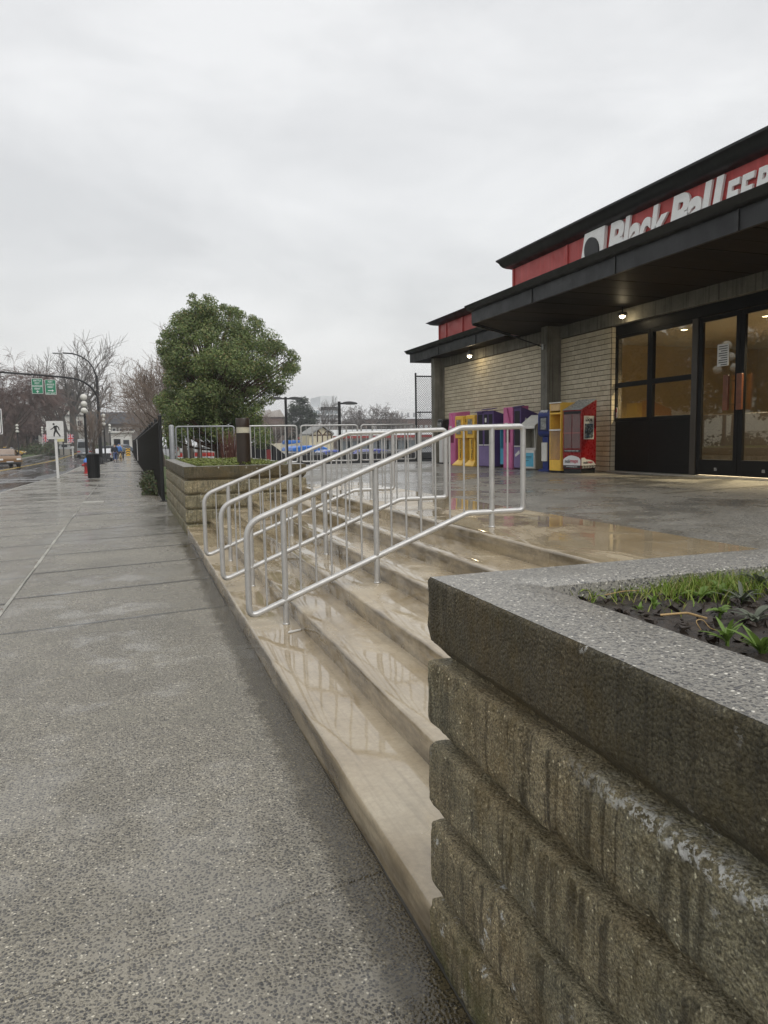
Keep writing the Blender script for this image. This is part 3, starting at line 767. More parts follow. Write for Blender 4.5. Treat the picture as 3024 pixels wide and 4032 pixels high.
# ---- lobby
m=MB()
for y0,y1,z0,z1,x0,x1 in ((3.0,14.4,ZL,3.95,15.0,15.1),(14.25,14.4,ZL,3.95,9.78,15),(3.0,3.2,ZL,3.95,9.7,15)): m.box(x0,x1,y0,y1,z0,z1)
m.build('lobby_wall',M_room,bd,world=True)
MB().box(9.72,15.2,3,14.4,3.60,3.66).build('lobby_ceiling',M_ceil,bd,world=True)
MB().box(9.70,15.2,3,14.4,ZL-.03,ZL+.004).build('lobby_floor',M_floor,bd,world=True)
MB().box(12.6,13.3,4.4,11.6,ZL,1.86).build('ticket_counter',plain('brown counter',(.16,.095,.035),.45),bd,world=True,bevel=.02)
MB().box(14.93,14.99,8.4,11.9,2.05,2.62).build('menu_board',plain('dark display board',(.025,.024,.022),.4,var=.4,scale=4),bd,world=True)
def textmesh(txt,size=1,shear=0,extr=.02,offset=0):
    cu=bpy.data.curves.new('t','FONT'); cu.body=txt; cu.size=size; cu.shear=shear; cu.extrude=extr; cu.offset=offset; cu.resolution_u=6
    ob=bpy.data.objects.new('t',cu); col.objects.link(ob); dg=bpy.context.evaluated_depsgraph_get(); dg.update()
    me=ob.evaluated_get(dg).to_mesh(); vs=[v.co.copy() for v in me.vertices]; fs=[tuple(p.vertices) for p in me.polygons]
    bpy.data.objects.remove(ob); bpy.data.curves.remove(cu); return vs,fs
def text_on(txt,name,mat,parent,org,ux,uz,un,w=None,h=None,extr=.004,offset=0,shear=0,bevel=0):
    """lettering laid on a wall: org lower-left corner, ux along, uz up, un outwards"""
    vs,fs=textmesh(txt,1,shear,.5,offset)
    x0=min(v.x for v in vs);x1=max(v.x for v in vs);y0=min(v.y for v in vs);y1=max(v.y for v in vs);z0=min(v.z for v in vs);z1=max(v.z for v in vs)
    if h is None: h=(y1-y0)*w/(x1-x0)
    if w is None: w=(x1-x0)*h/(y1-y0)
    o=Vector(org); ux,uz,un=Vector(ux),Vector(uz),Vector(un); b=MB()
    b.add([o+ux*((v.x-x0)/(x1-x0)*w)+uz*((v.y-y0)/(y1-y0)*h)+un*((v.z-z0)/(z1-z0)*extr) for v in vs],fs)
    return b.build(name,mat,parent,world=True,recalc=False,bevel=bevel)
M_ink=plain('black print',(.03,.03,.03),.6)
text_on('TICKET PURCHASE','wall_lettering',plain('brown lettering',(.09,.05,.02),.6),bd,(14.99,10.3,3.05),(0,-1,0),(0,0,1),(-1,0,0),w=2.4,h=.2,extr=.01,offset=.02)
# ceiling downlights, inside
LP=[(10.6,11.9),(10.9,10.2),(10.4,8.9),(12.3,10.9),(12.2,8.2),(10.5,6.4)]
for i,(x,y) in enumerate(LP):
    l=thing('downlight',(x,y,3.598),['lit downlight in the lobby ceiling behind the left window','lit downlight in the lobby ceiling behind the right window','lit downlight in the lobby ceiling just inside the double doors','lit downlight over the ticket counter behind the windows','lit downlight over the ticket counter behind the doors','lit downlight in the lobby ceiling beyond the doors'][i],'ceiling light','lobby ceiling lights')
    MB().lathe([(.07,-.012),(.09,-.012),(.09,.0),(.07,.0)],16,caps=False).build('trim_ring',M_whitep,l)
    MB().lathe([(.066,-.008),(.066,-.002)],16).build('lens',emit('warm lamp lens',(1,.83,.5),12),l)
    pl_=bpy.data.lights.new('downlight_beam','SPOT'); pl_.energy=640; pl_.color=(1,.82,.55); pl_.spot_size=R(125); pl_.spot_blend=.7; pl_.shadow_soft_size=.07
    q=bpy.data.objects.new('downlight_beam',pl_); col.objects.link(q); q.parent=l; q.location=(0,0,-.03)
# canopy downlight and the lamp hanging from the low eave
p=onX(*r2(345,92),9.25)
l=thing('canopy_lamp',(p.x,p.y,p.z+.03),'lit lamp under the entrance canopy','lamp')
MB().cyl((0,0,0),(0,0,4.02-p.z-.03),.014).build('stem',M_gut,l)
MB().lathe([(.05,-.05),(.085,-.03),(.09,.01),(.05,.012)],14).build('housing',M_gut,l)
MB().sphere((0,0,-.04),.055,12,8).build('bulb',emit('warm bulb',(1,.85,.55),25),l,smooth=180)
q=bpy.data.lights.new('bulb_light','POINT'); q.energy=1.6; q.color=(1,.8,.5); q.shadow_soft_size=.06; q_=bpy.data.objects.new('bulb_light',q); col.objects.link(q_); q_.parent=l; q_.location=(0,0,-.13)
p=onX(*r6(620,1030),9.12)
l=thing('eave_lamp',(p.x,p.y,4.0),'small lit lamp hanging from the low eave above the newspaper boxes','lamp')
dz=p.z-4.0
MB().cyl((0,0,.02),(0,0,dz+.1),.012).build('stem',M_gut,l)
MB().lathe([(.02,dz+.12),(.035,dz+.1),(.085,dz+.02),(.09,dz-.02),(.08,dz-.025)],14).build('shade',plain('grey lamp shade',(.3,.29,.27),.4,.5),l,smooth=40)
MB().sphere((0,0,dz-.03),.055,12,8).build('bulb',emit('warm bulb',(1,.85,.55),25),l,smooth=180)
q=bpy.data.lights.new('bulb_light','POINT'); q.energy=2.5; q.color=(1,.78,.48); q.shadow_soft_size=.06; q_=bpy.data.objects.new('bulb_light',q); col.objects.link(q_); q_.parent=l; q_.location=(0,0,dz-.14)
# ---- the sign on the upper wall
sg=thing('roof_sign',(9.49,13.8,5.1),'white raised lettering with a black ball emblem on the red upper wall','sign')
M_let=plain('white sign letters',(.93,.93,.91),.4,var=.05)
TX=(0,-1,0)
def let(ch,y0,y1,z0,z1,shear=.2,off=.035,nm='letter'):
    w=y0-y1; h=z1-z0
    text_on(ch,nm,M_let,sg,(9.515,y0,z0),TX,(0,0,1),(-1,0,0),w=w,h=h,extr=.045,offset=off,shear=shear)
Z0=5.06
for ch,a,c,z in (('B',12.90,12.36,5.79),('l',12.42,12.17,5.79),('a',12.24,11.88,5.60),('c',11.90,11.58,5.61),('k',11.62,11.12,5.76),
               ('B',11.10,10.58,5.76),('a',10.66,10.28,5.60),('l',10.34,10.06,5.76),('l',10.10,9.80,5.76),
               ('F',9.78,9.47,5.61),('E',9.49,9.18,5.61),('R',9.18,8.83,5.61),('R',8.86,8.50,5.61),('Y',8.52,8.16,5.61)): let(ch,a,c,Z0 if z>5.7 or ch in 'ac' else 5.12,z)
# emblem: a white flag with a black ball
m=MB().prism([(13.80,5.06),(13.00,5.06),(12.92,5.80),(13.62,5.80)],'x',9.43,9.515); m.build('emblem_flag',M_let,sg,world=True,bevel=.006)
m=MB(); n=28
pts=[(13.34+.245*math.cos(2*math.pi*i/n)+.04*math.sin(2*math.pi*i/n),5.40+.27*math.sin(2*math.pi*i/n)) for i in range(n)]
m.prism(pts,'x',9.395,9.435); m.build('emblem_ball',plain('black ball enamel',(.012,.012,.013),.5),sg,world=True,bevel=.004)
# ---- furnishings seen through the glass
r=thing('added_cabinet',(11.6,11.0,ZL+.004),'long dark cabinet added inside the lobby to darken the lower doors','display')
MB().box(0,.6,-2.2,1.6,0,1.15).build('cabinet',plain('dark cabinet wood',(.02,.014,.01),.5),r,bevel=.02)  # added dark cabinet, stands in for the dim reflection low in the doors
for i in range(0):
    y=-2.0+i*.42; h=.12+.07*((i*5)%4); MB().lathe([(.06,1.15),(.09,1.15+h*.4),(.05,1.15+h),(.01,1.15+h*1.1)],8,(.3,y,0)).build('souvenir',plain('souvenir glaze %s'%'abc'[i%3],((.16,.05,.02),(.09,.08,.07),(.10,.07,.02))[i%3],.4),r)
for k,(y,lb) in enumerate(((12.2,'dark brown lobby chair nearest the brick wall'),)):
    r=thing('lobby_chair',(10.55,y,ZL+.004),lb,'chair','lobby chairs',R(15)); M_or=plain('brown seat shell',(.06,.03,.015),.6)
    MB().box(-.24,.24,-.23,.23,.40,.45).build('seat',M_or,r,bevel=.02); MB().prism([(.20,.45),(.25,.45),(.33,.98),(.29,.98)],'y',-.23,.23).build('backrest',M_or,r,bevel=.015)
    for a in (-.2,.2):
        for c in (-.19,.19): MB().cyl((a,c,0),(a*.9,c*.9,.41),.014,n=8).build('leg',M_rim if 'M_rim' in globals() else M_whitep,r)
r=thing('wall_poster',(14.98,12.6,2.0),'framed pale poster on the lobby wall','poster')
MB().box(-.02,.0,-.5,.5,0,.9).build('frame',M_blk,r); MB().box(-.026,-.021,-.45,.45,.05,.85).build('sheet',plain('pale poster',(.5,.52,.5),.5,var=.4,scale=5),r)
# ---------------------------------------------------------------- newspaper boxes along the wall
def paint(name,c,ro=.38): return plain(name,c,ro,var=.14,scale=3,bump=.06,bscale=25,rvar=.2)
M_pink=paint('pink box paint',(.56,.15,.32)); M_yel=paint('yellow box paint',(.80,.50,.08)); M_pur=paint('violet box paint',(.10,.06,.19)); M_purl=paint('faded violet box paint',(.20,.15,.30))
M_teal=paint('turquoise box paint',(.10,.40,.56)); M_gry=paint('putty grey box paint',(.40,.38,.32)); M_blu=paint('navy blue box plastic',(.015,.03,.16)); M_redb=paint('red box paint',(.25,.010,.012),.3)
M_dkin=plain('dark box interior',(.012,.01,.014),.6); M_cream=paint('cream sticker',(.70,.69,.64)); M_oran=paint('deep yellow box side',(.66,.36,.03))
def m_acr():
    b=NB('scratched clear acrylic'); t=b.t
    b.out((.7,.66,.62),.22,0,None,.5,Alpha=.09); return b.m
M_acr=m_acr()
BG='newspaper boxes lined up against the brick wall'
def nbox(name,x,y,rz,label,cat='newspaper box'):
    return thing(name,(x,y,ZL+.002),label,cat,BG,R(rz))
def shell(w,d,zf,zb,z0=0,t=.018):
    """sloped-top cabinet, local x = depth from the front, y = width"""
    return MB().prism([(0,z0),(d,z0),(d,zb),(0,zf)],'y',0,w)
# --- red map dispenser
r=nbox('newspaper_box',8.527,12.352,17,'red map dispenser with sloped grey top and a LOCAL poster on its side')
W,D=.46,.47
shell(W,D,1.27,1.47,.09).build('cabinet',M_redb,r,bevel=.006)
MB().box(.015,D-.01,.012,W-.012,0,.09).build('plinth',plain('black plinth',(.012,.012,.012),.5),r)
MB().prism([(-.02,1.268),(D+.01,1.482),(D+.01,1.492),(-.02,1.278)],'y',-.0,W).build('top',plain('wet grey lid',(.30,.32,.33),.25),r,bevel=.003)
MB().box(-.008,.002,.02,W-.02,1.19,1.245).build('header_strip',M_dkin,r)
for y0,y1 in ((.025,W/2-.006),(W/2+.006,W-.025)):
    dd=MB().box(-.006,.0005,y0,y1,.50,1.19).build('glazed_door',plain('maroon shadow',(.10,.012,.016),.5,var=.3),r)
    MB().box(-.012,-.007,y0+.004,y1-.004,.505,1.185).build('clear_front',M_acr,dd)
    for z in (.80,): MB().box(-.0065,-.0062,y0,y1,z,z+.02).build('shelf_edge',plain('shelf red',(.3,.03,.03),.4),dd)
bl=MB().box(-.007,.001,.02,W-.03,.425,.475).build('black_band',M_ink,r)
text_loc=lambda txt,nm,mat,par,org,ux,uz,un,**k: text_on(txt,nm,mat,par,Vector(org)+Vector(LOC[par.name]),ux,uz,un,**k)
# text helper works in the box's own frame (front faces -x, near side faces -y)
def front_text(txt,par,y1,z0,w,h,mat,nm='lettering',x=-.009,off=.02): return text_loc(txt,nm,mat,par,(x,y1,z0),(0,-1,0),(0,0,1),(-1,0,0),w=w,h=h,extr=.0015,offset=off)
def side_text(txt,par,x0,z0,w,h,mat,nm='lettering',y=-.004,off=.02): return text_loc(txt,nm,mat,par,(x0,y,z0),(1,0,0),(0,0,1),(0,-1,0),w=w,h=h,extr=.0015,offset=off)
M_wht=plain('white vinyl',(.68,.68,.68),.4,var=.04)
front_text('free victoria visitor maps',bl,W-.05,.438,W-.11,.026,M_wht,x=-.0085)
cl=[(.012,.16),(.012,.27),(.06,.32),(.14,.345),(.23,.36),(.31,.352),(.40,.31),(.445,.275),(.445,.16)]
c_=MB().prism(cl,'x',-.005,.001).build('white_cloud_sticker',M_wht,r)
front_text('mobi',c_,.40,.205,.13,.075,M_ink,x=-.007); front_text('maps',c_,.262,.19,.19,.075,plain('mobi red print',(.45,.03,.06),.5),x=-.007)
k_=MB().box(-.005,.001,.015,W-.015,.10,.158).build('black_skirt',M_ink,r); front_text('www.mobimaps.com',k_,W-.09,.115,.28,.03,M_wht,x=-.007)
sc_=[(.01,.155),(.01,.31),(.10,.315),(.16,.275),(.28,.265),(.38,.235),(.45,.17),(.455,.155)]
c2=MB().prism(sc_,'y',-.004,.001).build('white_cloud_sticker',M_wht,r)
side_text('mobi',c2,.07,.19,.13,.055,M_ink,y=-.006); side_text('maps',c2,.205,.18,.15,.055,plain('mobi red print',(.45,.03,.06),.5),y=-.006)
k2=MB().box(.01,D-.015,-.004,.001,.095,.153).build('black_skirt',M_ink,r)
m=MB()
for j in range(3):
    for i in range(5): m.box(.03+i*.085+(j%2)*.02,.085+i*.085+(j%2)*.02,-.006,-.0045,.104+j*.017,.110+j*.017)
m.build('print',M_wht,k2)
po=MB().box(.075,.385,-.0045,.001,.68,1.145).build('poster',plain('newsprint poster',(.60,.61,.60),.55,var=.05),r)
side_text('LOCAL',po,.12,1.035,.22,.062,M_ink,y=-.007,off=.06); side_text("VICTORIA'S",po,.12,1.112,.11,.014,M_ink,y=-.007); side_text('NEWSPAPER',po,.225,1.015,.115,.012,M_ink,y=-.007)
def m_photo():
    b=NB('printed photograph'); P=b.obj()
    n=b.vor(b.map(P,(60,60,34)),1,'Color'); c=b.ramp(b.sep(n)[0],[(0,(.015,.02,.03)),(.3,(.05,.07,.09)),(.5,(.05,.17,.33)),(.62,(.10,.12,.13)),(.85,(.30,.33,.34)),(1,(.55,.58,.6))],True)
    return b.out(c,.5)
MB().box(.10,.36,-.0065,-.005,.70,.99).build('poster_photo',m_photo(),po)
# --- tall yellow dispenser
r=nbox('newspaper_box',8.365,12.835,5,'tall yellow dispenser with open top shelf and clear plastic front, beside the red one')
W,D,Hh=.37,.62,1.435
m=MB(); m.box(0,D,0,.018,.04,Hh).box(0,D,W-.018,W,.04,Hh).box(D-.018,D,.018,W-.018,.04,Hh).box(0,D,.018,W-.018,Hh-.018,Hh).box(.0,D,.018,W-.018,1.20,1.235).box(.0,D,.018,W-.018,.86,.88).box(0,D,.018,W-.018,.04,.26)
m.build('cabinet',M_yel,r,bevel=.004)
MB().box(D-.03,D-.019,.02,W-.02,.26,1.2).build('back_liner',M_oran,r)
MB().box(-.012,.02,-.004,W+.004,Hh-.012,Hh+.012).build('top_edge',M_cream,r,bevel=.003); MB().box(-.012,.012,.0,W,.86,.895).build('shelf_edge',M_cream,r,bevel=.003)
MB().box(-.004,.001,.03,W-.03,Hh-.16,Hh-.03).build('header_card',plain('faded header card',(.62,.42,.20),.5),r)
MB().box(-.003,.001,.02,W-.02,.27,.85).build('clear_pocket',M_acr,r); MB().box(-.007,-.003,.13,.15,.28,.60).build('pocket_rib',M_acr,r)
MB().box(.02,D-.02,.02,W-.02,0,.04).build('plinth',M_dkin,r)
# --- blue pedestal box
r=nbox('newspaper_box',8.47,13.42,12,'dark blue plastic pedestal box marked FREE, between the grey and yellow boxes')
W,D=.36,.36
m=MB().prism([(0,.80),(0,1.24),(.05,1.30),(D,1.34),(D,.80),(D-.05,.74),(.06,.74)],'y',0,W); m.build('head',M_blu,r,bevel=.018)
MB().box(-.006,.004,.05,W-.05,.86,1.18).build('window_frame',plain('deep navy',(.008,.012,.07),.4),r,bevel=.004)
MB().box(-.009,-.004,.10,W-.10,.90,1.14).build('window',plain('dull clear window',(.30,.31,.30),.25,var=.4,scale=8),r)
m=MB().prism([(.06,.02),(.05,.74),(D-.05,.74),(D-.06,.02)],'y',.09,W-.09); m.build('pedestal',M_blu,r,bevel=.015)
MB().prism([(-.03,0),(0.05,.05),(D-.05,.05),(D+.02,0)],'y',.02,W-.02).build('base',M_blu,r,bevel=.01)
t_=MB().box(.02,.045,.10,W-.10,.22,.62).build('sticker',M_cream,r)
text_loc('FREE','lettering',M_wht,r,(.005,W-.06,1.262),(0,-1,0),(.62,0,.78),(-.78,0,.62),w=.22,h=.06,extr=.004,offset=.03)
# --- grey open box with a turquoise card
r=nbox('newspaper_box',8.575,14.17,26,'putty grey hooded box with an open front and a turquoise card at its foot')
W,D=.40,.46
m=MB(); 
for y0,y1 in ((0,.02),(W-.02,W)): m.prism([(0.02,.02),(D,.02),(D,1.22),(.0,.99),(.06,.95)],'y',y0,y1)
m.box(D-.02,D,.02,W-.02,.02,1.2).box(.02,D-.02,.02,W-.02,.02,.05)
m.build('cabinet',M_gry,r,bevel=.004)
MB().prism([(-.035,.975),(D+.005,1.225),(D+.005,1.245),(-.03,1.0),(-.035,.93),(-.03,.93)],'y',-.006,W+.006).build('hood',M_cream,r,bevel=.004)
MB().box(.0,.025,.015,W-.015,.05,.45).build('lower_front',M_cream,r,bevel=.003)
q=MB().box(-.004,.001,.04,W-.04,.08,.39).build('card',M_teal,r); m=MB()
for z in (.27,.30): m.box(-.0055,-.004,.09,W-.08,z,z+.014)
m.box(-.0055,-.004,.16,W-.08,.21,.225); m.build('print',plain('dark card print',(.03,.10,.14),.5),q)
MB().box(.06,.40,.03,W-.03,.45,.50).build('paper_stack',plain('paper edge',(.55,.54,.5),.6),r)
MB().tube([(.045,.05,.94),(.06,.045,.5)],.008,6).build('stay_rod',M_cream,r)
MB().box(.18,.36,-.03,-.008,.86,.95).build('latch',M_gry,r)
# --- violet tall box behind
r=nbox('newspaper_box',8.70,15.02,6,'single violet box with a torn white sticker, between the pink and the grey box')
W,D=.27,.62
shell(W,D,1.46,1.25,.02).build('cabinet',M_pur,r,bevel=.008)
MB().prism([(-.04,1.44),(.10,1.47),(.10,1.49),(-.045,1.455)],'y',-.01,W+.01).build('visor',M_pur,r)
MB().box(-.004,.001,.03,W-.03,1.02,1.36).build('upper_window',M_dkin,r); MB().box(-.004,.001,.03,W-.03,.55,.98).build('lower_window',M_dkin,r)
MB().box(-.012,.001,.02,W-.02,.52,.545).build('shelf_lip',M_cream,r); MB().box(-.004,.001,.01,W-.01,.03,.51).build('lower_door',M_purl,r)
MB().prism([(.12,1.13),(.40,1.03),(.41,1.09),(.13,1.20)],'y',-.005,.001).build('torn_sticker',M_cream,r)
MB().prism([(.03,.36),(.20,.28),(.21,.34),(.05,.44)],'x',-.007,-.003).build('torn_sticker',M_cream,r)
# --- pink boxes
def pink(x,y,rz,label):
    r=nbox('newspaper_box',x,y,rz,label); W,D=.36,.48
    shell(W,D,1.46,1.50,.0).build('cabinet',M_pink,r,bevel=.008)
    MB().prism([(.03,.98),(W-.03,.98),(W/2,1.44)],'x',-.05,.0).build('gable_hood',M_pink,r,bevel=.006)
    MB().box(-.004,.001,.09,W-.09,.62,.95).build('window',plain('dark magenta',(.14,.012,.05),.5),r)
    MB().box(-.055,-.048,.12,W-.12,1.03,1.09).build('sticker',M_cream,r)
    MB().box(-.008,.0,.03,W-.03,.03,.56).build('lower_door',M_pink,r,bevel=.004)
    return r
pink(8.66,15.33,8,'pink gabled box standing beside a violet box and a turquoise one')
pink(8.70,18.62,4,'pink gabled box behind the yellow pair, near the black bin')
# --- turquoise low box
r=nbox('newspaper_box',8.78,15.76,4,'low turquoise open box tucked between the violet and pink boxes')
W,D=.36,.42
m=MB(); m.box(0,D,0,.015,.08,.95).box(0,D,W-.015,W,.08,.95).box(D-.015,D,.015,W-.015,.08,.95).box(0,D,.015,W-.015,.08,.47).box(0,D,.015,W-.015,.93,.95); m.build('cabinet',M_teal,r,bevel=.004)
MB().box(.1,.34,.05,W-.05,.47,.53).build('paper_stack',plain('brown paper',(.25,.16,.09),.7),r); MB().box(.03,D-.03,.03,W-.03,0,.08).build('plinth',M_dkin,r)
# --- double violet box
r=nbox('newspaper_box',8.60,16.17,10,'wide violet double box with four dark windows next to the yellow pair')
W,D=.68,.58
shell(W,D,1.42,1.26,.02).build('cabinet',M_pur,r,bevel=.008)
for y0,y1,h in ((.0,.40,1.47),(.40,.68,1.42)):
    MB().prism([(-.06,h-.035),(.12,h),(.12,h+.015),(-.065,h-.015)],'y',y0-.008,y1+.008).build('visor',M_pur,r)
for y0,y1 in ((.04,.20),(.24,.38),(.45,.64)):
    MB().box(-.004,.001,y0,y1,1.02,1.33).build('upper_window',M_dkin,r)
for y0,y1 in ((.05,.36),(.44,.64)):
    MB().box(-.004,.001,y0,y1,.58,.96).build('lower_window',M_dkin,r); MB().box(-.012,.001,y0-.02,y1+.02,.55,.575).build('shelf_lip',M_cream,r)
MB().box(-.004,.001,.02,W-.02,.04,.53).build('lower_door',M_purl,r)
MB().box(-.006,-.0035,.28,.345,1.13,1.24).build('sticker',M_cream,r)
# --- yellow pair on flared bases
def ybox(x,y,rz,label):
    r=nbox('newspaper_box',x,y,rz,label); W,D=.37,.42
    MB().box(0,D,0,W,.74,1.345).build('head',M_yel,r,bevel=.015)
    MB().box(-.006,.002,.05,W-.05,.82,1.27).build('window_frame',M_oran,r,bevel=.004)
    MB().box(-.009,-.004,.08,W-.08,.85,1.24).build('window',plain('newsprint behind plastic',(.28,.28,.25),.3,var=.6,scale=16),r)
    MB().prism([(.06,.15),(.06,.74),(D-.04,.74),(D-.04,.15)],'y',.05,W-.05).build('pedestal',M_yel,r,bevel=.01)
    rb=MB().box(.02,.058,.12,W-.12,.17,.72).build('front_rib',M_cream if False else M_yel,r,bevel=.006)
    text_loc('Island Tides','lettering',M_ink,rb,(.019,W/2-.025,.70),(0,0,-1),(0,-1,0),(-1,0,0),w=.50,h=.05,extr=.002,offset=.03)
    b=MB(); lo=[(-.07,-.05),(D+.02,-.05),(D+.02,W+.05),(-.07,W+.05)]; hi=[(.06,.05),(D-.04,.05),(D-.04,W-.05),(.06,W-.05)]
    b.v=[(x_,y_,0) for x_,y_ in lo]+[(x_,y_,.025) for x_,y_ in lo]+[(x_,y_,.17) for x_,y_ in hi]
    for q in (0,4):
        for i in range(4): b.f.append((q+i,q+(i+1)%4,q+4+(i+1)%4,q+4+i))
    b.f+=[(3,2,1,0),(8,9,10,11)]; b.build('flared_base',M_yel,r,bevel=.006)
    side_text('Island',r,.10,1.17,.26,.085,M_ink,y=-.003,off=.04); side_text('Tides',r,.14,1.055,.2,.085,M_ink,y=-.003,off=.04)
    return r
ybox(8.54,17.12,8,'yellow pedestal box with Island Tides lettering, next to the violet double box')
ybox(8.56,17.86,8,'yellow pedestal box with a flared foot, next to the pink box near the black bin')
# --- black bin by the corner column
r=thing('waste_bin',(8.80,19.75,ZL+.002),'black hooded bin on a white stand beside the corner column','bin',rz=R(6))
MB().box(0,.30,.02,.30,.85,1.32).build('hood',plain('black plastic hood',(.015,.015,.016),.3),r,bevel=.05,seg=4)
MB().box(-.012,.004,.05,.27,1.08,1.22).build('flap',plain('grey chrome flap',(.42,.42,.43),.25,.6),r,bevel=.006)
MB().box(.04,.26,.06,.26,.03,.86).build('stand',M_whitep,r,bevel=.01)
MB().box(.0,.30,.02,.30,0,.03).build('foot',M_dkin,r)
# --- chain link side of the plaza
M_lnk=plain('dark galvanised steel',(.06,.062,.065),.4,.5)
def chainlink(root,x0,x1,z0,z1,y,p,rad):
    m=MB(); a=x0-(z1-z0)
    h=z1-z0
    s=x0-h
    while s<x1:
        for sg in (1,-1):
            # line x = s + t (or mirrored) clipped to the panel
            t0=max(0,x0-s); t1=min(h,x1-s)
            if t1>t0:
                za,zb=(z0+t0,z0+t1) if sg>0 else (z1-t0,z1-t1)
                m.tube([(s+t0,y+.003*sg,za),(s+t1,y+.003*sg,zb)],rad,4,caps=False)
        s+=p
    return m.build('chain_mesh',M_lnk,root,world=True,recalc=False)
r=thing('chain_link_fence',(9.03,GY+.06,ZL),'tall chain link panel with a steel post beside the corner column','fence')
MB().cyl((9.03,GY+.06,ZL-.1),(9.03,GY+.06,3.63),.03,n=10).build('post',M_lnk,r,world=True,smooth=60)
MB().sphere((9.03,GY+.06,3.64),.035,10,6).build('post_cap',M_lnk,r,world=True,smooth=180)
for z in (3.56,2.39,1.85,.86): MB().cyl((9.03,GY+.06,z),(10.2,GY+.06,z),.02,n=8).build('rail',M_lnk,r,world=True,smooth=60)
chainlink(r,9.04,10.2,.86,3.6,GY+.06,.078,.0042)
# ---------------------------------------------------------------- street furniture
M_black=plain('black powder coat',(.006,.006,.0065),.5,var=.2,scale=4)
M_globe=plain('opal lamp globe',(.62,.61,.56),.25,var=.03)
def slope(u,v=1770): d=ray(u,v); return d.x/d.y
# --- black mesh fence along the sidewalk
fx=.82
fe=thing('mesh_fence',(fx,19.7,0),'long black wire mesh fence along the sidewalk edge','fence')
ys=[19.7+3.0*i for i in range(34)]
post=MB().cyl((0,0,-.05),(0,0,2.2),.042,n=10).sphere((0,0,2.2),.05,10,6)
pm=None
for i,y in enumerate(ys):
    o=post.build('post',M_black,fe,smooth=60) if pm is None else bpy.data.objects.new('post',pm)
    if pm is None: pm=o.data
    else: col.objects.link(o); o.parent=fe
    o.location=(0,y-19.7,gy(y))
    if i==0: MB().box(-.1,.1,-.1,.1,.0,.012).build('foot_plate',M_black,o)
mm=None
for i in range(len(ys)-1):
    if mm is None:
        m=MB(); s=-2.0
        while s<3.0:
            for sg in (1,-1):
                t0=max(0,-s); t1=min(1.98,3-s)
                if t1>t0:
                    za,zb=(.06+t0,.06+t1) if sg>0 else (2.04-t0,2.04-t1)
                    m.tube([(.004*sg,s+t0,za),(.004*sg,s+t1,zb)],.0045,4,caps=False)
            s+=.085
        for z in (.07,2.06): m.tube([(0,0,z),(0,3,z)],.016,6)
        o=m.build('wire_panel',M_black,fe,recalc=False); mm=o.data
    else: o=bpy.data.objects.new('wire_panel',mm); col.objects.link(o); o.parent=fe
    y=ys[i]; o.location=(-.045,y-19.7,gy(y+1.5))
b=MB().box(.70,.735,60,61.2,gy(60)+.35,gy(60)+2.0)
tag(b.build('banner_panel',M_whitep),'white panel fixed to the black mesh fence','sign')
# --- litter bin
bx,by=-1.497,35.35; r=thing('litter_bin',(bx,by,gy(by)),'black slatted street litter bin on the sidewalk in front of the red hydrant','bin')
sl=None
for i in range(20):
    a=2*math.pi*i/20
    if sl is None: o=MB().prism([(.245,.05),(.26,.05),(.278,1.10),(.263,1.12)],'y',-.03,.03).build('slat',M_black,r); sl=o.data
    else: o=bpy.data.objects.new('slat',sl); col.objects.link(o); o.parent=r
    o.rotation_euler=(0,0,a)
for z,q in ((.10,.241),(.58,.25),(1.06,.258)): MB().lathe([(q-.012,z-.025),(q+.002,z-.025),(q+.002,z+.025),(q-.012,z+.025),(q-.012,z-.025)],20,caps=False).build('hoop',M_black,r)
MB().lathe([(.20,.10),(.215,1.0),(.20,1.0),(.195,.9)],20).build('liner',plain('dark liner',(.02,.02,.02),.5),r)
MB().lathe([(.28,1.10),(.285,1.13),(.2,1.17),(.14,1.17),(.14,1.15),(.26,1.09)],20).build('lid',M_black,r)
for i in range(4):
    a=math.pi/4+i*math.pi/2; MB().cyl((.2*math.cos(a),.2*math.sin(a),0),(.2*math.cos(a),.2*math.sin(a),.12),.02,n=8).build('leg',plain('pale foot',(.5,.5,.5),.4),r)
# --- hydrant
hy=44.25; r=thing('fire_hydrant',(-2.24,hy,gy(hy)),'red fire hydrant with a blue bonnet by the kerb','hydrant')
M_hr=paint('hydrant red',(.42,.018,.02),.35); M_hb=paint('hydrant blue',(.06,.22,.62),.35)
MB().lathe([(.17,0),(.17,.04),(.125,.05),(.12,.55),(.15,.56),(.15,.60),(.12,.60)],16).build('barrel',M_hr,r,smooth=40)
MB().lathe([(.155,.60),(.155,.65),(.14,.72),(.10,.79),(.05,.82),(.04,.86),(.0,.86)],16).build('bonnet',M_hb,r,smooth=40)
for d in ((-1,0),(1,0),(0,-1)):
    c=MB().cyl((d[0]*.1,d[1]*.1,.46),(d[0]*.22,d[1]*.22,.46),.065,n=12).build('nozzle',M_hr,r,smooth=40)
    MB().cyl((d[0]*.222,d[1]*.222,.46),(d[0]*.25,d[1]*.25,.46),.075,n=8).build('cap',plain('dark hydrant cap',(.12,.02,.02),.4),c,smooth=40)
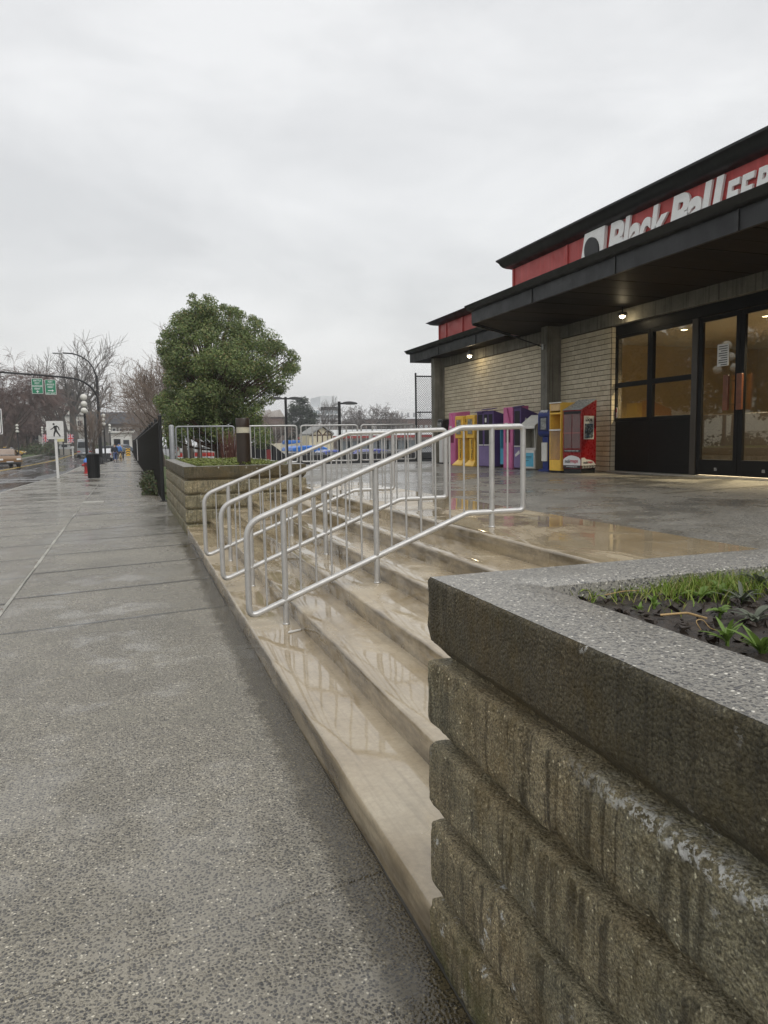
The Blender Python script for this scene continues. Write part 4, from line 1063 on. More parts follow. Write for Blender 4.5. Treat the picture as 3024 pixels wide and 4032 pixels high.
# --- pedestrian crossing sign
r=thing('crossing_sign',(-3.165,37.4,gy(37.4)),'white crosswalk sign with a black walking figure on a white post','sign')
MB().box(-.06,.06,-.04,.04,0,1.95).build('post',M_whitep,r,bevel=.01); MB().box(-.09,.09,-.09,.09,0,.02).build('foot',plain('galvanised bracket',(.4,.4,.38),.4,.6),r)
pn=MB().prism([tuple(p) for p in fillet([(-.37,1.86),(.37,1.86),(.37,2.70),(-.37,2.70)],.05,4)],'y',-.06,-.042).build('panel',M_whitep,r)
m=MB()
for pts in ([(-.36,1.95),(.36,1.95),(.36,1.965),(-.36,1.965)],):
    m.prism(pts,'y',-.064,-.0605)
m.build('border_line',plain('grey print',(.3,.3,.3),.5),pn)
m=MB()
def seg2(a,c,wa,wc):
    a,c=Vector((*a,0)),Vector((*c,0)); d=(c-a).normalized(); n=Vector((-d.y,d.x,0))
    m.prism([tuple((a+n*wa)[:2]),tuple((c+n*wc)[:2]),tuple((c-n*wc)[:2]),tuple((a-n*wa)[:2])],'y',-.066,-.0605)
m.prism([(-.05+.048*math.cos(2*math.pi*i/14),2.555+.05*math.sin(2*math.pi*i/14)) for i in range(14)],'y',-.066,-.0605)
seg2((.01,2.48),(.03,2.25),.06,.055); seg2((.0,2.47),(-.09,2.36),.028,.022); seg2((-.09,2.36),(-.20,2.30),.022,.016)
seg2((.05,2.48),(.15,2.40),.03,.024); seg2((.15,2.40),(.18,2.27),.024,.018)
seg2((.01,2.26),(-.04,2.12),.042,.036); seg2((-.04,2.13),(-.06,1.98),.036,.026); seg2((.05,2.26),(.12,2.12),.042,.034); seg2((.12,2.13),(.21,1.98),.034,.026)
m.build('walking_figure',M_ink,pn)
# --- sign at the picture's edge
p0=onY(9,1655,30.0); r=thing('road_sign',(p0.x-.38,30.0,gy(30)),'white road sign with a black border beside the road','sign')
MB().box(-.04,.04,-.03,.03,0,p0.z+.4).build('post',M_whitep,r)
zc=p0.z
pn=MB().prism([tuple(p) for p in fillet([(-.38,zc-.47),(.38,zc-.47),(.38,zc+.47),(-.38,zc+.47)],.05,4)],'y',-.05,-.034).build('panel',M_whitep,r)
m=MB(); o_=[Vector(p) for p in fillet([(-.35,zc-.44),(.35,zc-.44),(.35,zc+.44),(-.35,zc+.44)],.04,4)]; i_=[Vector(p) for p in fillet([(-.325,zc-.415),(.325,zc-.415),(.325,zc+.415),(-.325,zc+.415)],.03,4)]
n=len(o_); m.v=[(p.x,-.053,p.y) for p in o_]+[(p.x,-.053,p.y) for p in i_]; m.f=[(i,(i+1)%n,n+(i+1)%n,n+i) for i in range(n)]
m.prism([(.06,zc-.30),(.30,zc-.25),(.10,zc-.18)],'y',-.055,-.0505)
m.build('border',M_ink,pn,recalc=False)
# --- mast with the two overhead ferry signs
my=68.2; mx=-2.24; mz=gy(my)
r=thing('signal_mast',(mx,my,mz),'tall black street pole with curved lamp arm and a long mast arm over the road','street pole')
MB().tube([(0,0,0),(.0,0,3),(.02,0,6),(.02,0,7.6)],[.17,.14,.12,.10],14).build('pole',M_black,r,smooth=60)
MB().lathe([(.30,0),(.30,.05),(.20,.09),(.19,.5),(.16,.55)],14).build('base',M_black,r,smooth=40)
def P3(u,v): p=onY(u,v,my); return (p.x-mx,0,p.z-mz)
def z1(x,y): return (x*.4219,1250+y*.4219)
arm=[P3(*z1(*q)) for q in ((905,740),(890,700),(850,650),(790,605),(720,575),(600,557),(400,540),(0,510))]
arm.append((arm[-1][0]-2.5,0,arm[-1][2]+.22))
MB().tube(fillet(arm,1.0,3,False),.085,10).build('mast_arm',M_black,r,smooth=60)
la=[P3(*z1(*q)) for q in ((905,600),(895,540),(870,470),(820,405),(750,360),(680,338),(585,331))]
MB().tube(fillet(la,.8,3,False),[.075]+[.06]*(len(fillet(la,.8,3,False))-1),10).build('lamp_arm',M_black,r,smooth=60)
q=P3(*z1(540,335)); MB().box(q[0]-.42,q[0]+.32,-.15,.15,q[2]-.05,q[2]+.06).build('luminaire',plain('pale luminaire',(.35,.36,.37),.35),r,bevel=.04)
q=P3(*z1(915,645)); q2=P3(*z1(955,632)); q3=P3(*z1(960,700))
MB().tube(fillet([(.05,0,q[2]),q2,q3],.3,4,False),.03,8).build('bracket_arm',M_black,r,smooth=60)
M_sgn=plain('green sign sheeting',(.01,.20,.10),.35,var=.08); 
def green(xa,xb,za,zb,lines,label,arrow):
    g=thing('guide_sign',(xa,my-.18,za),label,'sign','green ferry signs hanging from the mast arm')
    pl=MB().prism([tuple(p) for p in fillet([(xa,za),(xb,za),(xb,zb),(xa,zb)],.06,3)],'y',my-.20,my-.17).build('border',M_whitep,g,world=True)
    MB().prism([tuple(p) for p in fillet([(xa+.035,za+.035),(xb-.035,za+.035),(xb-.035,zb-.035),(xa+.035,zb-.035)],.05,3)],'y',my-.206,my-.2005).build('panel',M_sgn,pl,world=True)
    for t,zf,hf,wf in lines:
        w=(xb-xa)*wf; text_on(t,'lettering',M_wht,pl,((xa+xb)/2-w/2,my-.2065,za+(zb-za)*zf),(1,0,0),(0,0,1),(0,-1,0),w=w,h=(zb-za)*hf,extr=.008,offset=.02)
    m=MB(); cx=(xa+xb)/2
    def ar(pts): m.prism(pts,'y',my-.214,my-.2065)
    if arrow=='up':
        c=za+.17; ar([(cx-.035,c-.10),(cx+.035,c-.10),(cx+.035,c),(cx-.035,c)]); ar([(cx-.13,c),(cx+.13,c),(cx,c+.11)])
    else:
        c=za+.34; ar([(cx-.22,c-.035),(cx+.10,c-.035),(cx+.10,c+.035),(cx-.22,c+.035)]); ar([(cx+.10,c-.11),(cx+.24,c),(cx+.10,c+.11)])
    m.build('arrow',M_wht,pl,world=True)
    for x in (xa+.2,xb-.2): MB().box(x-.03,x+.03,my-.168,my-.06,zb-.2,zb+.36).build('hanger',M_black,g,world=True)
green(-7.365,-6.492,5.857,7.131,[('SEATTLE',.80,.12,.66),('FOOT',.62,.12,.42),('PASSENGER',.44,.12,.88),('FERRY',.26,.12,.52)],'green overhead sign reading SEATTLE FOOT PASSENGER FERRY','up')
green(-6.341,-5.479,5.781,7.036,[('PORT',.80,.12,.42),('ANGELES',.62,.12,.70),('FERRY',.44,.12,.52),('NEXT RIGHT',.05,.09,.84)],'green overhead sign reading PORT ANGELES FERRY NEXT RIGHT','right')
# --- globe lamps
def globe_lamp(x,y,label,h=4.6):
    r=thing('globe_lamp',(x,y,gy(y)),label,'street lamp','globe street lamps')
    s=h/4.6
    MB().lathe([(.19,0),(.19,.08),(.15,.14),(.13,.6),(.10,.7),(.08,.8),(.075,2.2*s),(.06,4.0*s),(.05,4.2*s)],14).build('column',M_black,r,smooth=40)
    MB().sphere((0,0,4.42*s),.20,14,10).build('globe',M_globe,r,smooth=180)
    for sy,zz_,of in ((1,4.02,.23),(-1,4.02,.23),(1,3.62,.45),(-1,3.62,.45)):
        MB().tube(fillet([(0,0,zz_*s-.30),(0,sy*of*.8,zz_*s-.36),(0,sy*of,zz_*s-.18)],.1,4,False),.022,8).build('bracket',M_black,r,smooth=60)
        MB().sphere((0,sy*of,zz_*s),.175,14,10).build('globe',M_globe,r,smooth=180)
    return r
globe_lamp(-2.32,47.0,'five-globe street lamp just past the red hydrant')
globe_lamp(-2.02,74.0,'five-globe street lamp in front of the silver sedan')
globe_lamp(-2.35,115.0,'five-globe street lamp on the sidewalk beyond the walking people')
globe_lamp(slope(73)*109,109,'five-globe street lamp on the grass verge near the yellow taxi')
globe_lamp(slope(171)*139,139,'five-globe street lamp on the verge beside the hedge')
globe_lamp(slope(186)*148,148,'five-globe street lamp on the verge by the flags')
globe_lamp(-3.92,23.6,'five-globe street lamp mirrored in the entrance doors',5.3)
# --- hazard marker on the kerb end
yh=104; r=thing('hazard_marker',(slope(504)*yh,yh,gy(yh)),'small yellow and black chevron marker on the kerb','sign')
MB().box(-.8,.8,-.5,.5,-.05,.12).build('kerb_island',M_kerb,r,bevel=.05)
pn=MB().box(-.28,.28,-.02,.02,.12,1.15).build('panel',plain('hazard yellow',(.75,.42,.03),.4),r); m=MB()
for i in range(3):
    z=.22+i*.32; m.prism([(-.28,z),(0,z+.16),(.28,z),(.28,z+.13),(0,z+.29),(-.28,z+.13)],'y',-.026,-.021)
m.build('chevrons',M_ink,pn)
# --- no-parking plate on the left guard rail's far side
p0=onY(688,1769,27.0); r=thing('no_parking_sign',(p0.x,27.0,gy(27)),'small white no parking plate with a red ring behind the grey guard rail','sign')
MB().cyl((0,0,-.1),(0,0,p0.z+.2),.02,n=8).build('post',M_lnk,r)
pn=MB().box(-.17,.17,-.03,-.02,p0.z-.2,p0.z+.2).build('plate',M_whitep,r); m=MB(); n=20
for q in range(n):
    a0,a1=2*math.pi*q/n,2*math.pi*(q+1)/n; m.add([(ra*math.cos(a),-.033,p0.z+.03+ra*math.sin(a)) for a,ra in ((a0,.13),(a1,.13),(a1,.105),(a0,.105))],[(0,1,2,3)])
m.build('red_ring',plain('sign red',(.5,.02,.02),.5),pn,recalc=False)
text_loc('P','lettering',M_ink,pn,(-.035,-.032,p0.z-.02),(1,0,0),(0,0,1),(0,-1,0),w=.07,h=.11,extr=.002)
# --- bollard light on the far planter
bp=onZ(600+855*.4219,1600+545*.4219,1.121); bp=(1.90,12.72)
r=thing('bollard_light',(bp[0],bp[1],1.075),'dark brown round bollard light with a pale lens band on the far planter','bollard light')
M_brz=plain('dark bronze enamel',(.028,.017,.010),.35,var=.2,scale=5)
MB().lathe([(.118,0),(.118,.58),(.108,.585)],24).build('body',M_brz,r,smooth=40)
MB().lathe([(.112,.585),(.112,.685)],24).build('lens',plain('pale lens glass',(.50,.47,.36),.25,var=.15,scale=12),r,smooth=40)
MB().lathe([(.118,.685),(.12,.82),(.112,.84),(.02,.842)],24).build('cap',M_brz,r,smooth=40)
MB().lathe([(.05,.60),(.03,.68)],10).build('lamp_core',plain('grey core',(.2,.2,.19),.4),r)
# ---------------------------------------------------------------- vehicles
M_tyre=plain('tyre rubber',(.012,.012,.012),.7); M_rim=plain('alloy rim',(.5,.5,.5),.3,.8); M_cglass=plain('dark car glass',(.015,.018,.02),.08,var=.1)
M_tail=plain('tail lamp red',(.35,.01,.01),.25); M_head=plain('head lamp clear',(.75,.75,.72),.15); M_plate=plain('licence plate',(.6,.62,.65),.4)
def car(name,loc,rz,label,color,L=4.6,W=1.82,Hh=1.46,kind='sedan',cat='car'):
    """front faces local -y"""
    r=thing(name,loc,label,cat,'vehicles on the street',rz)
    M=plain(color[0],color[1],.22,var=.03,coat=1.0)
    w=W/2
    if kind=='van': side=[(-L/2,.35),(-L/2,.95),(-L/2+.35,1.15),(-L/2+.95,Hh*.93),(-L/2+1.3,Hh),(L/2-.1,Hh),(L/2,Hh*.9),(L/2,.35)]; belt=1.2
    elif kind=='suv': side=[(-L/2,.42),(-L/2+.02,.80),(-L/2+.25,.98),(-L/2+1.25,1.08),(-L/2+1.85,Hh-.04),(-L/2+2.2,Hh),(L/2-.65,Hh-.03),(L/2-.12,1.05),(L/2,.95),(L/2,.42)]; belt=1.06
    else: side=[(-L/2,.36),(-L/2+.03,.66),(-L/2+.25,.80),(-L/2+1.35,.94),(-L/2+2.1,Hh-.03),(-L/2+2.5,Hh),(L/2-1.25,Hh-.06),(L/2-.55,1.02),(L/2-.03,.96),(L/2,.40)]; belt=.95
    b=MB(); secs=[]
    n=len(side)
    xs=[(-1,.0),(-.97,1),( -.6,1.0),(.6,1.0),(.97,1),(1,0)]
    # two skins: lower body to the belt line, then the tapered greenhouse
    def clampz(z,lo,hi): return max(lo,min(hi,z))
    for sx,ins in ((-1,0.0),(-.96,.03),(.96,.03),(1,0.0)):
        for (y,z) in side:
            t=max(0,(z-belt)/(Hh-belt+1e-6)); xx=sx*w*(1-.17*t) if abs(sx)<1 else sx*w*(1-.17*t)
            k=1 if abs(sx)<1 else .985
            b.v.append((xx,y*k,z if abs(sx)<1 else lerp(.8,z,.975)))
    for s in range(3):
        for i in range(n): b.f.append((s*n+i,s*n+(i+1)%n,(s+1)*n+(i+1)%n,(s+1)*n+i))
    b.f.append(tuple(range(n))); b.f.append(tuple(3*n+i for i in reversed(range(n))))
    body=b.build('body',M,r,bevel=.05,seg=3)
    # glazing
    def gl(nm,pts): MB().add(pts,[tuple(range(len(pts)))]).build(nm,M_cglass,r,recalc=False)
    up=[(y,z) for y,z in side if z>belt+.001]
    f0=[p for p in side if p[1]<=belt and p[0]<0][-1]; f1=up[0]; 
    k0=.10; a=(lerp(f0[0],f1[0],k0),lerp(f0[1],f1[1],k0)); c=(lerp(f0[0],f1[0],.92),lerp(f0[1],f1[1],.92))
    def xw(z): return w*(1-.17*max(0,(z-belt)/(Hh-belt)))-.07
    gl('windscreen',[(-xw(a[1]),a[0]-.035,a[1]+.02),(xw(a[1]),a[0]-.035,a[1]+.02),(xw(c[1]),c[0]-.035,c[1]+.02),(-xw(c[1]),c[0]-.035,c[1]+.02)])
    rb=[p for p in side if p[0]>0 and p[1]>belt-.3]; e0=up[-1]; j=side.index(e0); e1=side[(j+1)%n]
    if kind=='van': e0,e1=(L/2,Hh*.88),(L/2,1.2)
    a=(lerp(e1[0],e0[0],.12),lerp(e1[1],e0[1],.12)); c=(lerp(e1[0],e0[0],.88),lerp(e1[1],e0[1],.88))
    gl('rear_window',[(-xw(a[1])+.06,a[0]+.04,a[1]+.02),(-xw(c[1])+.06,c[0]+.04,c[1]+.02),(xw(c[1])-.06,c[0]+.04,c[1]+.02),(xw(a[1])-.06,a[0]+.04,a[1]+.02)])
    yf=lerp(f0[0],f1[0],.45); yr=lerp(e1[0],e0[0],.45) if kind!='van' else L/2-.5
    ym=(yf+yr)/2
    for sx in (-1,1):
        for y0,y1,o0,o1 in ((yf+.12,ym-.05,.35,0),(ym+.05,yr-.1,0,-.25 if kind!='van' else 0)):
            zt_=Hh-.13; zb=belt+.03; X=lambda z:sx*(w*(1-.17*max(0,(z-belt)/(Hh-belt)))+.012)
            gl('side_window',[(X(zb),y0,zb),(X(zb),y1,zb),(X(zt_),y1+o1,zt_),(X(zt_),y0+o0,zt_)])
        MB().box(min(sx*w,sx*(w+.18)),max(sx*w,sx*(w+.18)),yf+.02,yf+.12,belt-.02,belt+.12).build('mirror',M,r,bevel=.03)
        for y in (-L/2+.85,L/2-.88):
            rr=.33 if kind!='suv' else .37
            t=MB().tube([(sx*(w-.21),y,rr),(sx*(w+.015),y,rr)],rr,20).build('wheel',M_tyre,r,smooth=40,bevel=.03)
            MB().tube([(sx*(w+.017),y,rr),(sx*(w+.022),y,rr)],rr*.64,16).build('rim',M_rim,t,smooth=40)
        MB().box(min(sx*w*.55,sx*w*.93),max(sx*w*.55,sx*w*.93),-L/2-.01,-L/2+.12,.62,.76).build('headlight',M_head,r,bevel=.02)
        MB().box(min(sx*w*.55,sx*w*.96),max(sx*w*.55,sx*w*.96),L/2-.1,L/2+.012,.74,.90).build('tail_light',M_tail,r,bevel=.02)
    MB().box(-.26,.26,L/2-.02,L/2+.016,.58,.70).build('licence_plate',M_plate,r); MB().box(-.26,.26,-L/2-.016,-L/2+.02,.42,.54).build('licence_plate',M_plate,r)
    MB().box(-w+.05,w-.05,L/2-.15,L/2+.03,.30,.50).build('bumper',plain('black bumper',(.02,.02,.02),.5),r,bevel=.04)
    MB().box(-w+.05,w-.05,-L/2-.03,-L/2+.15,.30,.48).build('bumper',plain('black bumper',(.02,.02,.02),.5),r,bevel=.04)
    return r
rdz=-.10
g_=car('gold_car',(slope(12)*68.5,68.5,gy(68.5)+rdz),R(20),'bronze gold hatchback driving on the wet road',('bronze gold car paint',(.20,.11,.045)),4.4,1.82,1.56,'suv')
t_=car('taxi',(slope(30)*121,121,gy(121)+.0),R(80),'yellow taxi standing beyond the grass verge',('taxi yellow',(.78,.46,.02)),4.7,1.82,1.46,'sedan','taxi')
MB().box(-.35,.35,-.1,.1,1.46,1.60).build('roof_light',M_whitep,t_,bevel=.03)
car('silver_sedan',(slope(408)*86,86,gy(86)+rdz),R(178),'silver sedan parked by the sidewalk, seen from behind',('silver car paint',(.55,.56,.57)),4.8,1.84,1.43)
car('grey_van',(slope(337)*112,112,gy(112)+rdz),R(180),'tall grey van driving away on the road',('grey van paint',(.24,.26,.27)),5.6,2.0,2.55,'van','van')
car('dark_suv',(slope(425)*96,96,gy(96)+rdz),R(178),'dark car parked ahead of the silver sedan',('black car paint',(.015,.016,.018)),4.7,1.86,1.7,'suv')
car('parked_car',(slope(490)*128,128,gy(128)),R(150),'blue grey car parked near the white gateway building',('slate car paint',(.10,.13,.17)),4.4,1.8,1.45)
# ---------------------------------------------------------------- people and dog
M_skin=plain('skin',(.42,.26,.18),.5); 
def skinned(name,verts,edges,mat,parent,root=0,sub=2):
    me=bpy.data.meshes.new(name); me.from_pydata([v[:3] for v in verts],edges,[]); me.materials.append(mat)
    ob=bpy.data.objects.new(name,me); col.objects.link(ob); ob.parent=parent; LOC[ob.name]=LOC[parent.name]
    s=ob.modifiers.new('skin','SKIN'); s.use_smooth_shade=True
    for i,v in enumerate(verts):
        d=me.skin_vertices[0].data[i]; d.radius=(v[3],v[4] if len(v)>4 else v[3]); d.use_root=(i==root)
    q=ob.modifiers.new('sub','SUBSURF'); q.levels=sub; q.render_levels=sub
    return ob
def person(loc,rz,label,coat,trs,hood=None,k=1.0,stride=.18):
    r=thing('person',loc,label,'person','people walking on the sidewalk',rz); r.scale=(k,k,k)
    # body: pelvis, spine, neck, head, arms, legs in mid stride, walking towards local +y
    V=[(0,0,.95,.13,.11),(0,.01,1.15,.13,.10),(0,.01,1.38,.15,.10),(0,0,1.50,.06,.06),(0,.02,1.60,.085,.10),(0,.02,1.72,.075,.09),
       (.09,0,.92,.09,.09),(.10,stride,.50,.062,.062),(.10,stride*.9,.10,.045,.045),(.10,stride*.9+.13,.04,.045,.035),
       (-.09,0,.92,.09,.09),(-.10,-stride*.5,.50,.062,.062),(-.10,-stride*1.5,.14,.045,.045),(-.10,-stride*1.5+.12,.04,.045,.035),
       (.19,0,1.40,.06,.06),(.25,-.08,1.14,.045,.045),(.26,.02,.90,.036,.036),(.26,.05,.80,.04,.03),
       (-.19,0,1.40,.06,.06),(-.25,.06,1.14,.045,.045),(-.26,.16,.92,.036,.036),(-.26,.20,.83,.04,.03)]
    E=[(0,1),(1,2),(2,3),(3,4),(4,5),(0,6),(6,7),(7,8),(8,9),(0,10),(10,11),(11,12),(12,13),(2,14),(14,15),(15,16),(16,17),(2,18),(18,19),(19,20),(20,21)]
    skinned('body',V,E,M_skin,r)
    C=[(0,0,.86,.19,.15),(0,.01,1.15,.175,.135),(0,.01,1.38,.185,.13),(0,.0,1.49,.10,.09),(.20,0,1.41,.085,.08),(.26,-.08,1.14,.07,.07),(.27,.01,.93,.058,.058),(-.20,0,1.41,.085,.08),(-.26,.06,1.14,.07,.07),(-.27,.15,.95,.058,.058)]
    skinned('jacket',C,[(0,1),(1,2),(2,3),(2,4),(4,5),(5,6),(2,7),(7,8),(8,9)],coat,r)
    T=[(0,0,.93,.16,.13),(.095,.0,.85,.105,.105),(.10,stride,.50,.08,.08),(.10,stride*.9,.12,.065,.065),(-.095,0,.85,.105,.105),(-.10,-stride*.5,.50,.08,.08),(-.10,-stride*1.5,.16,.065,.065)]
    skinned('trousers',T,[(0,1),(1,2),(2,3),(0,4),(4,5),(5,6)],trs,r)
    for x,y in ((.10,stride*.9),(-.10,-stride*1.5)):
        skinned('shoe',[(x,y-.03,.05,.055,.05),(x,y+.14,.045,.055,.045)],[(0,1)],M_blk,r,sub=1)
    skinned('hair',[(0,-.015,1.66,.092,.095),(0,.0,1.75,.085,.095)],[(0,1)],hood or plain('dark hair',(.03,.02,.015),.6),r)
    MB().sphere((0,.125,1.655),.018,6,5).build('nose',M_skin,r,smooth=180)
    return r
M_navy=plain('navy jacket',(.012,.016,.03),.7); M_jean=plain('blue denim',(.05,.08,.20),.8); M_bluej=plain('bright blue rain jacket',(.03,.16,.50),.4); M_greyj=plain('grey jacket',(.20,.22,.22),.7); M_dkt=plain('charcoal trousers',(.03,.03,.033),.8)
yp=78.5; person((slope(452)*yp,yp,gy(yp)),0,'person in a dark jacket and blue jeans walking away with a dog',M_navy,M_jean)
yp=82.0; person((slope(468)*yp,yp,gy(yp)),R(-8),'person in a bright blue hooded rain jacket walking away',M_bluej,M_dkt,M_bluej,1.04)
yp=85.0; person((slope(481)*yp,yp,gy(yp)),R(5),'person in a grey jacket walking away behind the dog',M_greyj,M_dkt,None,.98)
yp=78.0; r=thing('dog',(slope(473)*yp,yp,gy(yp)),'tan dog walking beside the person in jeans','dog',rz=R(0)); r.scale=(.95,)*3
M_fur=plain('tan dog fur',(.42,.30,.15),.8,var=.2,scale=8)
V=[(0,-.25,.52,.11,.12),(0,.0,.50,.105,.115),(0,.25,.53,.12,.14),(0,.38,.66,.08,.09),(0,.47,.76,.075,.08),(0,.60,.73,.045,.045),
   (0,-.36,.58,.04,.04),(0,-.46,.70,.03,.03),(0,-.42,.82,.022,.022),
   (.09,-.27,.42,.075,.07),(.10,-.22,.28,.045,.045),(.10,-.33,.17,.032,.032),(.10,-.31,.03,.035,.035),
   (-.09,-.27,.42,.075,.07),(-.10,-.18,.28,.045,.045),(-.10,-.27,.17,.032,.032),(-.10,-.25,.03,.035,.035),
   (.09,.25,.42,.06,.06),(.095,.27,.22,.035,.035),(.095,.29,.03,.035,.035),(-.09,.25,.42,.06,.06),(-.095,.20,.22,.035,.035),(-.095,.18,.03,.035,.035),
   (.06,.43,.85,.025,.02),(-.06,.43,.85,.025,.02)]
E=[(0,1),(1,2),(2,3),(3,4),(4,5),(0,6),(6,7),(7,8),(0,9),(9,10),(10,11),(11,12),(0,13),(13,14),(14,15),(15,16),(2,17),(17,18),(18,19),(2,20),(20,21),(21,22),(4,23),(4,24)]
skinned('body',V,E,M_fur,r)
# ---------------------------------------------------------------- trees
def m_leaf(name,cols,tr=.25,ro=.5):
    b=NB(name); i=b.island()
    c=b.ramp(i,[(k/(len(cols)-1),x) for k,x in enumerate(cols)])
    c=b.mix(1,c,b.ramp(b.noise(b.pos(),.9,3,.5),[(.3,.75),(.7,1.2)]),'MULTIPLY')
    b.out(c,ro,0,None,.4)
    b.put(b.p.inputs['Transmission Weight'],0)
    t=b.new('ShaderNodeBsdfTranslucent'); b.put(t.inputs['Color'],c); mx=b.new('ShaderNodeMixShader'); mx.inputs[0].default_value=tr
    b.t.links.new(b.p.outputs[0],mx.inputs[1]); b.t.links.new(t.outputs[0],mx.inputs[2]); b.t.links.new(mx.outputs[0],b.t.nodes['Material Output'].inputs['Surface']); return b.m
M_leafE=m_leaf('evergreen leaves',[(.07,.105,.036),(.10,.148,.048),(.135,.19,.06),(.175,.235,.076),(.24,.285,.10),(.22,.17,.07)])
M_conif=m_leaf('dark conifer needles',[(.03,.042,.026),(.045,.06,.036),(.06,.075,.048)])
M_ivy=m_leaf('ivy leaves',[(.03,.05,.015),(.05,.075,.025),(.075,.10,.035),(.10,.10,.04),(.07,.03,.025)])
M_bark=plain('brown bark',(.085,.065,.05),.85,var=.3,scale=3,bump=.5,bscale=12)
M_twig=plain('bare brown twigs',(.20,.155,.125),.85,var=.25,scale=.6)
M_twigg=plain('bare grey brown twigs',(.14,.12,.105),.85,var=.25,scale=.6)
M_twigr=plain('reddish bare twigs',(.15,.10,.085),.85,var=.25,scale=.6)
def leaf_quad(b,p,nrm,s,asp,rr):
    t=nrm.orthogonal().normalized(); a=rr.uniform(0,6.283); u=t*math.cos(a)+nrm.cross(t)*math.sin(a); v=nrm.cross(u)
    k=len(b.v); d=-.25*s
    b.v+=[tuple(p-u*s*asp*.0),tuple(p+u*s*asp*.5+v*s*.45+nrm*d*.3),tuple(p+v*s),tuple(p-u*s*asp*.5+v*s*.45+nrm*d*.3)]
    b.f.append((k,k+1,k+2,k+3))
def clump(b,c,rad,n,s,rr,sq=.8,asp=.8,shell=.55,down=0):
    for _ in range(n):
        d=Vector((rr.gauss(0,1),rr.gauss(0,1),rr.gauss(0,1))).normalized()
        q=rad*(shell+(1-shell)*rr.random()**.5) if rr.random()<.75 else rad*rr.random()
        p=c+Vector((d.x*q,d.y*q,d.z*q*sq))
        nn=(d+Vector((rr.uniform(-.8,.8),rr.uniform(-.8,.8),rr.uniform(-.3,.9)))).normalized()
        leaf_quad(b,p,nn,s*rr.uniform(.7,1.35),asp,rr)
def branchy(b1,b2,p,d,L,r,lev,maxlev,rr,up=.15,spread=.6,rmin=.012,nseg=4,kids=(3,5),taper=.62,droop=0,split=2):
    pts=[Vector(p)]; rs=[r]; dd=Vector(d).normalized(); sl=L/nseg
    for i in range(nseg):
        dd=(dd+Vector((rr.uniform(-1,1),rr.uniform(-1,1),rr.uniform(-1,1)))*.16+Vector((0,0,up if lev<3 else up-droop))*.4).normalized()
        pts.append(pts[-1]+dd*sl); rs.append(max(rmin*.7,lerp(r,r*taper*.8,(i+1)/nseg)))
    (b1 if lev<split else b2).tube(pts,rs,8 if lev==0 else (6 if lev==1 else (4 if lev==2 else 3)),caps=False)
    if lev>=maxlev: return
    n=rr.randint(*kids)
    for k in range(n):
        t=lerp(.35 if lev else .45,1.0,(k+rr.random()*.7)/n); t=min(t,1.0); f=t*nseg; i=min(int(f),nseg-1); q=pts[i].lerp(pts[i+1],f-i)
        ax=dd.orthogonal().normalized(); ax.rotate(Matrix.Rotation(rr.uniform(0,6.283),3,dd))
        nd=(dd*(1-spread*.4)+ax*spread*rr.uniform(.6,1.3)).normalized()
        branchy(b1,b2,q,nd,L*rr.uniform(.55,.8),max(rmin,rs[i]*taper*rr.uniform(.75,1)),lev+1,maxlev,rr,up,spread,rmin,max(2,nseg-1),kids,taper,droop,split)
def bare_tree(name,loc,label,h,seed,r0=.3,maxlev=5,spread=.6,up=.15,rmin=.012,mat=M_twig,group=None,kids=(3,5),trunks=1,droop=0,split=2,Lf=.34):
    r=thing(name,loc,label,'tree',group); rr=random.Random(seed); b1,b2=MB(),MB()
    for k in range(trunks):
        a=rr.uniform(0,6.28); d=Vector((math.cos(a)*.25*(trunks>1),math.sin(a)*.25*(trunks>1),1))
        branchy(b1,b2,(math.cos(a)*.2*(trunks>1),math.sin(a)*.2*(trunks>1),-.1),d,h*Lf,r0,0,maxlev,rr,up,spread,rmin,5,kids,.62,droop,split)
    # scale so that the crown reaches its height
    zt_=max(v[2] for v in b2.v); k=h/zt_
    for b in (b1,b2): b.v=[(x*k,y*k,z*k) for x,y,z in b.v]
    b1.build('trunk',M_bark if mat is not M_twigg else plain('grey bark',(.10,.09,.078),.9,var=.3,scale=2,bump=.5,bscale=10),r,smooth=180,recalc=False); b2.build('crown',mat,r,recalc=False)
    return r
# --- the big evergreen behind the far planter
TY=28.0
poly=[(790,1135),(840,1150),(880,1190),(945,1205),(1000,1230),(1060,1265),(1100,1300),(1130,1350),(1175,1375),(1195,1415),(1185,1480),(1165,1545),(1150,1570),(1110,1565),(1080,1620),(1040,1640),(1040,1690),(960,1700),(900,1720),(850,1700),(760,1730),(680,1720),(630,1650),(588,1560),(640,1530),(625,1440),(608,1370),(630,1300),(680,1225),(735,1200),(745,1150)]
def inside(x,y,P):
    c=False; n=len(P)
    for i in range(n):
        (x1,y1),(x2,y2)=P[i],P[i-1]
        if (y1>y)!=(y2>y) and x<(x2-x1)*(y-y1)/(y2-y1)+x1: c=not c
    return c
def edge(x,y,P):
    m=1e9; n=len(P)
    for i in range(n):
        a=Vector((*P[i],0)); c=Vector((*P[i-1],0)); q=Vector((x,y,0)); t=max(0,min(1,(q-a).dot(c-a)/(c-a).length_squared)); m=min(m,(a+(c-a)*t-q).length)
    return m
rr=random.Random(11); base=onY(862,1800,TY)
tr=thing('evergreen_tree',(base.x,TY,gy(TY)-.05),'large rounded evergreen tree behind the far planter','tree')
crown=MB(); limbs=MB(); k=TY/FPX
cl=[]
for _ in range(46):
    u=rr.uniform(650,1035); v=rr.uniform(1600,1735); cl.append((onY(u,v,TY+rr.uniform(-1.9,1.6)),rr.uniform(.35,.55)))
tries=0
